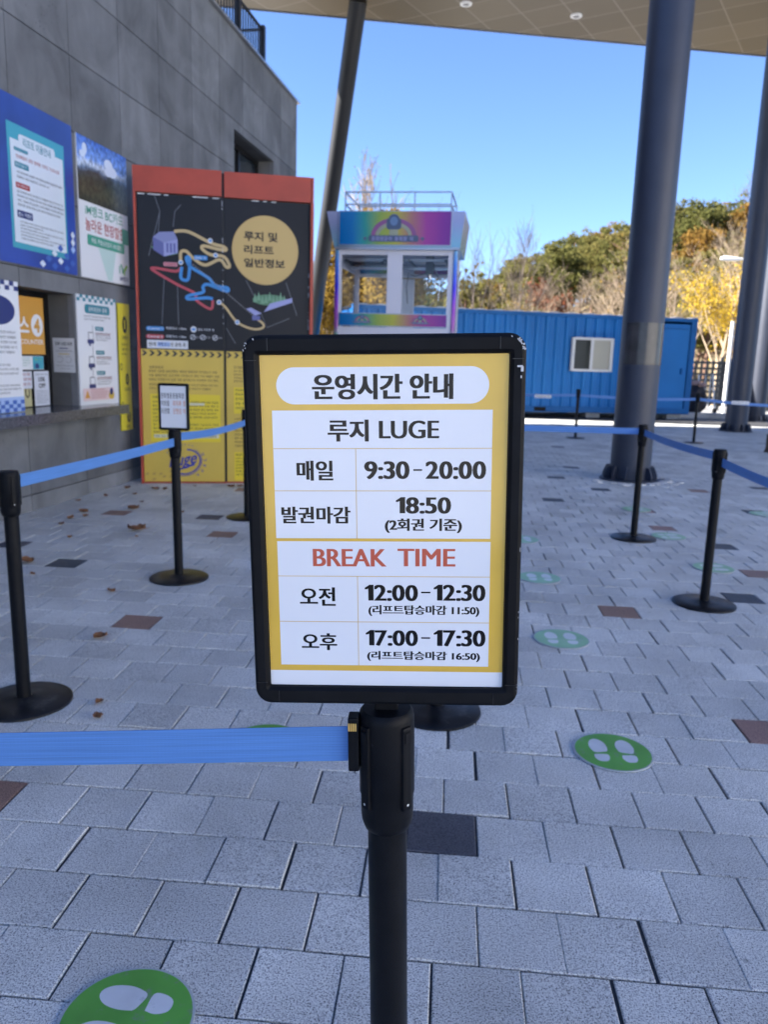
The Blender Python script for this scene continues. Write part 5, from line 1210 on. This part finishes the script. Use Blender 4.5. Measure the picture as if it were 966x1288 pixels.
q.tube([(7.35, 23.9, .1), (7.25, 23.9, 1.15), (7.65, 23.9, 1.18), (7.80, 23.9, .1)], .022, TUB, 8); q.tube([(7.29, 23.9, .75), (7.72, 23.9, .75)], .018, TUB, 8); q.tube([(7.31, 23.9, .45), (7.76, 23.9, .45)], .018, TUB, 8); q.tube([(7.45, 23.9, .15), (7.45, 23.9, 1.15)], .012, TUB, 6); q.tube([(7.6, 23.9, .15), (7.6, 23.9, 1.15)], .012, TUB, 6)
q.build('frame', hp_)
for x in (7.34, 7.80):
    q = MB(); q.lathe([(.03, -.03), (.1, -.03), (.105, 0), (.1, .03), (.03, .03)], BLACKP, n=18)
    q.v = [Vector((x + p.z, 23.9 + p.x, .1 + p.y)) for p in q.v]; q.build('wheel', hp_)
tp_ = MB(); TARP = mat('dark_tarp', (.045, .035, .032), .7, noise=(6, .6, 1.6), bump=(8, .6))
rt = random.Random(6); bm = bmesh.new(); bmesh.ops.create_icosphere(bm, subdivisions=4, radius=1); bm.verts.index_update()
from mathutils import noise as mn_
P = []
for v in bm.verts:
    d_ = 1 + .25 * mn_.noise(v.co * 2.2) + .1 * mn_.noise(v.co * 6)
    P.append(Vector((7.02 + v.co.x * .30 * d_, 23.3 + v.co.y * .4 * d_, max(-.005, .42 + v.co.z * .5 * d_))))
tp_.add(P, [[v.index for v in f_.verts] for f_ in bm.faces], TARP, True); bm.free()
tag(tp_.build('covered_heap'), 'dark brown tarp covered heap at the container end', 'heap')
pb = MB()
RCL = mat('pinkish_sack', (.45, .30, .26), .8, noise=(7, .7, 1.2))
for x, y, z_ in ((6.98, 23.2, .93), (7.15, 23.25, .88)):
    pb.bbox((x, y, z_), (.26, .3, .13), .05, RCL, Matrix.Rotation(.4 * x, 3, 'Z'))
tag(pb.build('sack'), 'pinkish sacks lying on the tarp covered heap', 'sack')
bo = MB(); BOM = mat('brown_wood_bollard', (.09, .05, .03), .6, noise=(12, .6, 1.4))
bo.lathe([(.10, -.003), (.10, .04), (.085, .05), (.085, .27), (.092, .28), (.08, .305), (0, .31)], BOM, (5.36, 13.43, 0), 24)
tag(bo.build('bollard'), 'short dark brown bollard at the right edge of the plaza', 'bollard')

# ================================================================== TREES
BARK = mat('grey_brown_bark', (.13, .10, .08), .85, noise=(5, .7, 1.3)); PALEB = mat('pale_twig_bark', (.33, .25, .165), .85, noise=(3, .75, 1.2)); PINEB = mat('pine_bark', (.16, .09, .06), .85, noise=(4, .7, 1.3))
PINEL = leaf_material('pine_needles', [(.09, .098, .034), (.13, .13, .042), (.18, .16, .052), (.21, .165, .058)], .4)
RUSTL = leaf_material('rusty_foliage', [(.15, .12, .035), (.20, .13, .036), (.25, .14, .036), (.19, .15, .045)], .35)
GINKL = leaf_material('ginkgo_yellow', [(.32, .20, .02), (.42, .27, .025), (.49, .34, .04), (.46, .32, .05)], .35)
AMBL = leaf_material('amber_foliage', [(.17, .11, .03), (.26, .17, .035), (.33, .21, .05), (.28, .20, .07)], .35)
REDL = leaf_material('red_foliage', [(.14, .04, .025), (.19, .055, .035), (.22, .08, .04), (.16, .06, .035)], .3)
def leaf_quads(m_, pts, size, mt, rng, flat=0.0, asp=1.0):
    P = []; F = []
    for c in pts:
        n = Vector((rng.gauss(0, 1), rng.gauss(0, 1), rng.gauss(0, 1) + flat)).normalized()
        a = n.orthogonal().normalized(); a.rotate(__import__('mathutils').Quaternion(n, rng.uniform(0, 6.28))); b = n.cross(a)
        s_ = size * rng.uniform(.6, 1.35); o_ = len(P)
        P += [c - a * s_ * asp, c - b * s_ * .5, c + a * s_ * asp, c + b * s_ * .5]; F.append((o_, o_ + 1, o_ + 2, o_ + 3))
    m_.add(P, F, mt)
def branches(m_, rng, base, height, mt, n1=9, spread=.35, r0=.07, lean=0.0, depth=3, up=.55, start=.25, twig=.004):
    """bare branching: returns twig points"""
    tips = []
    def grow(p, d, L_, r_, lev):
        k = 5 if lev == 0 else 3; pts = [p]; dd = d.copy()
        for i in range(k):
            dd = (dd + Vector((rng.gauss(0, .10), rng.gauss(0, .10), rng.gauss(.03, .05)))).normalized(); pts.append(pts[-1] + dd * L_ / k)
        rr = [max(twig, r_ * (1 - .78 * i / k)) for i in range(k + 1)]
        m_.tube(pts, rr, mt, 6 if lev == 0 else (4 if lev == 1 else 3), cap=False)
        if lev >= depth: tips.extend(pts[1:]); return
        nb = n1 if lev == 0 else (6 if lev == 1 else 5)
        for i in range(nb):
            t = start + (1 - start) * (i + rng.random()) / nb if lev == 0 else rng.uniform(.2, 1)
            f_ = t * k; a = min(int(f_), k - 1); q = pts[a].lerp(pts[a + 1], f_ - a)
            az = rng.uniform(0, 6.28); side = Vector((math.cos(az), math.sin(az), 0))
            nd = (side * spread + Vector((0, 0, up)) + dd * .35 if lev == 0 else side * spread * 1.1 + Vector((0, 0, rng.uniform(-.1, .5))) + dd * .8).normalized()
            grow(q, nd, L_ * (.55 * (1.15 - t * .6) if lev == 0 else rng.uniform(.38, .6)), rr[a] * .55, lev + 1)
    grow(Vector(base), Vector((lean, 0, 1)).normalized(), height * .8, r0, 0)
    return tips
def tree(name, label, loc, height, seed, bark, group=None, foliage=None, n1=10, spread=.35, per=3, size=.07, keepf=1.0, r0=.07, up=.55, jit=.12, depth=3, start=.25, twig=.004, cat='tree', lo=0.0, hi=9.0):
    rng = random.Random(seed); t = thing(name, label, cat, loc, group)
    b = MB(); tips = branches(b, rng, loc, height, bark, n1, spread, r0, depth=depth, up=up, start=start, twig=twig); b.build('trunk', t)
    if foliage:
        pts = []
        for p in tips:
            if not lo * height <= p.z - loc[2] <= hi * rng.uniform(.6, 1.3) * height: continue
            if rng.random() < keepf:
                for k in range(per): pts.append(p + Vector((rng.gauss(0, jit), rng.gauss(0, jit), rng.gauss(0, jit))))
        c = MB(); leaf_quads(c, pts, size, foliage, rng); c.build('crown', t)
    return t
GB = 'leafless trees beyond the container'
tree('ginkgo_tree', 'bright yellow ginkgo tree right of the blue container', (9.55, 29.5, 0), 6.4, 31, PALEB, foliage=GINKL, n1=30, spread=.40, per=12, size=.055, up=.45, jit=.15, start=.05, r0=.08, hi=.60)
tree('ginkgo_tree', 'golden ginkgo tree seen between map board and claw machine', (-4.6, 27.5, 0), 5.0, 32, PALEB, foliage=AMBL, n1=22, spread=.5, per=5, size=.09, jit=.14, start=.12)
tree('ginkgo_tree', 'golden ginkgo tree seen through the left window of the claw machine', (-1.9, 27.0, 0), 5.6, 33, PALEB, foliage=AMBL, n1=22, spread=.5, per=5, size=.09, jit=.14, start=.12)
tree('bare_tree', 'pale twiggy bare tree rising above the claw machine railing', (-1.95, 26.2, 0), 6.9, 34, PALEB, GB, AMBL, 13, .34, 1, .035, .25, .07, .70, start=.35, twig=.0075)
tree('bare_tree', 'thin leafless tree against the sky just right of the claw machine', (1.5, 34, 0), 7.2, 35, BARK, GB, n1=14, spread=.35, r0=.06, up=.7)
tree('bare_tree', 'thin leafless tree against the sky above the middle of the container', (3.2, 35, 0), 7.0, 36, BARK, GB, n1=14, spread=.35, r0=.06, up=.7)
for i, (x, y, h_, lb_) in enumerate(((7.9, 33, 6.4, 'pale many branched bare tree just left of the large grey column'), (6.4, 34, 5.2, 'pale bare bushy tree above the container window'), (9.6, 34, 5.6, 'pale bare tree seen just right of the large grey column'),
                                    (9.0, 36, 5.8, 'pale bare tree directly behind the large grey column'), (2.3, 33, 4.2, 'low pale bare tree right beside the claw machine'), (5.0, 35, 5.0, 'low pale bare tree above the container left of its window'), (12.0, 34, 7.0, 'tall bare tree behind the yellow ginkgo'), (3.7, 36, 5.2, 'low bare tree before the red bush'))):
    tree('bare_tree', lb_, (x, y, hill_h(x, y) if y > 36 else 0), h_, 40 + i, PALEB, GB, AMBL if i in (4, 0) else None, 13, .55, 1, .05, .25, .07, .5, start=.1)
tree('red_tree', 'small red leaved tree on the lower hillside above the container', (5.4, 44, hill_h(5.4, 44)), 4.6, 61, BARK, foliage=REDL, n1=14, spread=.5, per=3, size=.12, jit=.15)
tree('brown_bush', 'round pale brown leafless bush above the container left of its window', (8.3, 43, hill_h(8.3, 43)), 5.2, 62, PALEB, n1=34, spread=.7, up=.5, start=.02, r0=.05, cat='bush')
tree('bare_tree', 'purplish bare tree on the hill crest right of the large grey column', (27.5, 76, hill_h(27.5, 76)), 8.5, 63, mat('purplish_twig_bark', (.17, .12, .13), .85), GB, n1=30, spread=.6, up=.5, start=.2)

def pine_mesh(seed, mt):
    rng = random.Random(seed); H = 6.5
    tr = MB(); pts = [Vector((0, 0, -.3))]
    for i in range(6): pts.append(pts[-1] + Vector((rng.gauss(0, .16), rng.gauss(0, .16), H / 6.3)))
    tr.tube(pts, [.17, .15, .13, .11, .09, .06, .03], PINEB, 7, cap=False)
    cr = MB(); sh_ = rng.uniform(.85, 1.15)
    for i in range(74):
        while True:
            d_ = Vector((rng.gauss(0, 1), rng.gauss(0, 1), rng.gauss(0, 1)))
            if d_.length > .1: break
        d_.normalize(); lump = 1 + .38 * mn_.noise(d_ * 1.7 + Vector((seed * 3.1, 0, 0)))
        rad = lump * rng.uniform(.45, 1.0) ** .6
        c = Vector((d_.x * 1.75 * rad, d_.y * 1.75 * rad, 4.3 + d_.z * (2.3 if d_.z > 0 else 2.0) * rad * sh_))
        if i % 3 == 0:
            c0 = Vector((0, 0, max(1.2, c.z - .9))); tr.tube([c0, c0.lerp(c, .6) + Vector((0, 0, -.05)), c], [.04, .025, .01], PINEB, 4, cap=False)
        rx = rng.uniform(.38, .68); rz = rx * rng.uniform(.45, .7); q = []
        while len(q) < 70:
            v = Vector((rng.gauss(0, .5), rng.gauss(0, .5), rng.gauss(0, .5)))
            if v.length < 1.2: q.append(c + Vector((v.x * rx, v.y * rx, v.z * rz + .1)))
        leaf_quads(cr, q, .115, mt, rng, flat=.5, asp=1.1)
    return tr, cr
pines = []
for s_ in range(8):
    mt = RUSTL if s_ in (4, 5, 6) else PINEL
    tr, cr = pine_mesh(100 + s_, mt)
    t = thing('pine_tree', 'olive green pine in the wood covering the hill beyond the container' if mt is PINEL else 'rusty brown tree in the wood covering the hill beyond the container', 'tree', (0, 0, 0), 'trees covering the hill', local=True)
    tr.build('trunk', t); cr.build('crown', t); pines.append(t)
rp2 = random.Random(17); spots_p = []
for y in range(44, 100, 5):
    x = -8 - (y - 44) * .1
    while x < 6 + y * .52:
        px, py = x + rp2.uniform(-1, 1), y + rp2.uniform(-1.6, 1.6); x += rp2.uniform(2.2, 3.2)
        if y < 52 and 4 < px < 11 and rp2.random() < .6: continue
        if px < 2 and rp2.random() < .35: continue
        a_ = px / py; prof = ((-.2, 330), (.0, 388), (.04, 372), (.085, 338), (.125, 318), (.145, 308), (.23, 292), (.31, 270), (.42, 250), (.9, 240)); top = 250
        for (a0, t0), (a1, t1) in zip(prof, prof[1:]):
            if a0 <= a_ <= a1: top = t0 + (t1 - t0) * (a_ - a0) / (a1 - a0)
        allow = (462 + 10 * a_ - top) * py / 965 + 1.3 - hill_h(px, py)      # crown tops follow the hill's skyline
        if allow < 1.7: continue
        spots_p.append((px, py, min(rp2.uniform(.75, 1.12), allow / 6.6 * rp2.uniform(.82, 1.06))))
spots_p += [(0.2, 41, .46), (1.3, 42.5, .52), (2.3, 40.5, .50), (3.3, 42, .62), (-0.9, 43, .44), (4.4, 41.5, .66), (12.5, 41, .8), (14.5, 42, .85)]
for i, (x, y, s_) in enumerate(spots_p):
    k = i if i < 8 else rp2.choice((0, 1, 2, 3, 4, 5, 6, 7, 0, 1, 2, 3, 7))
    o = pines[k] if i < 8 else copy_tree(pines[k])
    o.location = (x, y, hill_h(x, y) - .1); o.scale = (s_, s_, s_ * rp2.uniform(.9, 1.15)); o.rotation_euler = (0, 0, rp2.uniform(0, 6.28))
print('pines', len(spots_p))
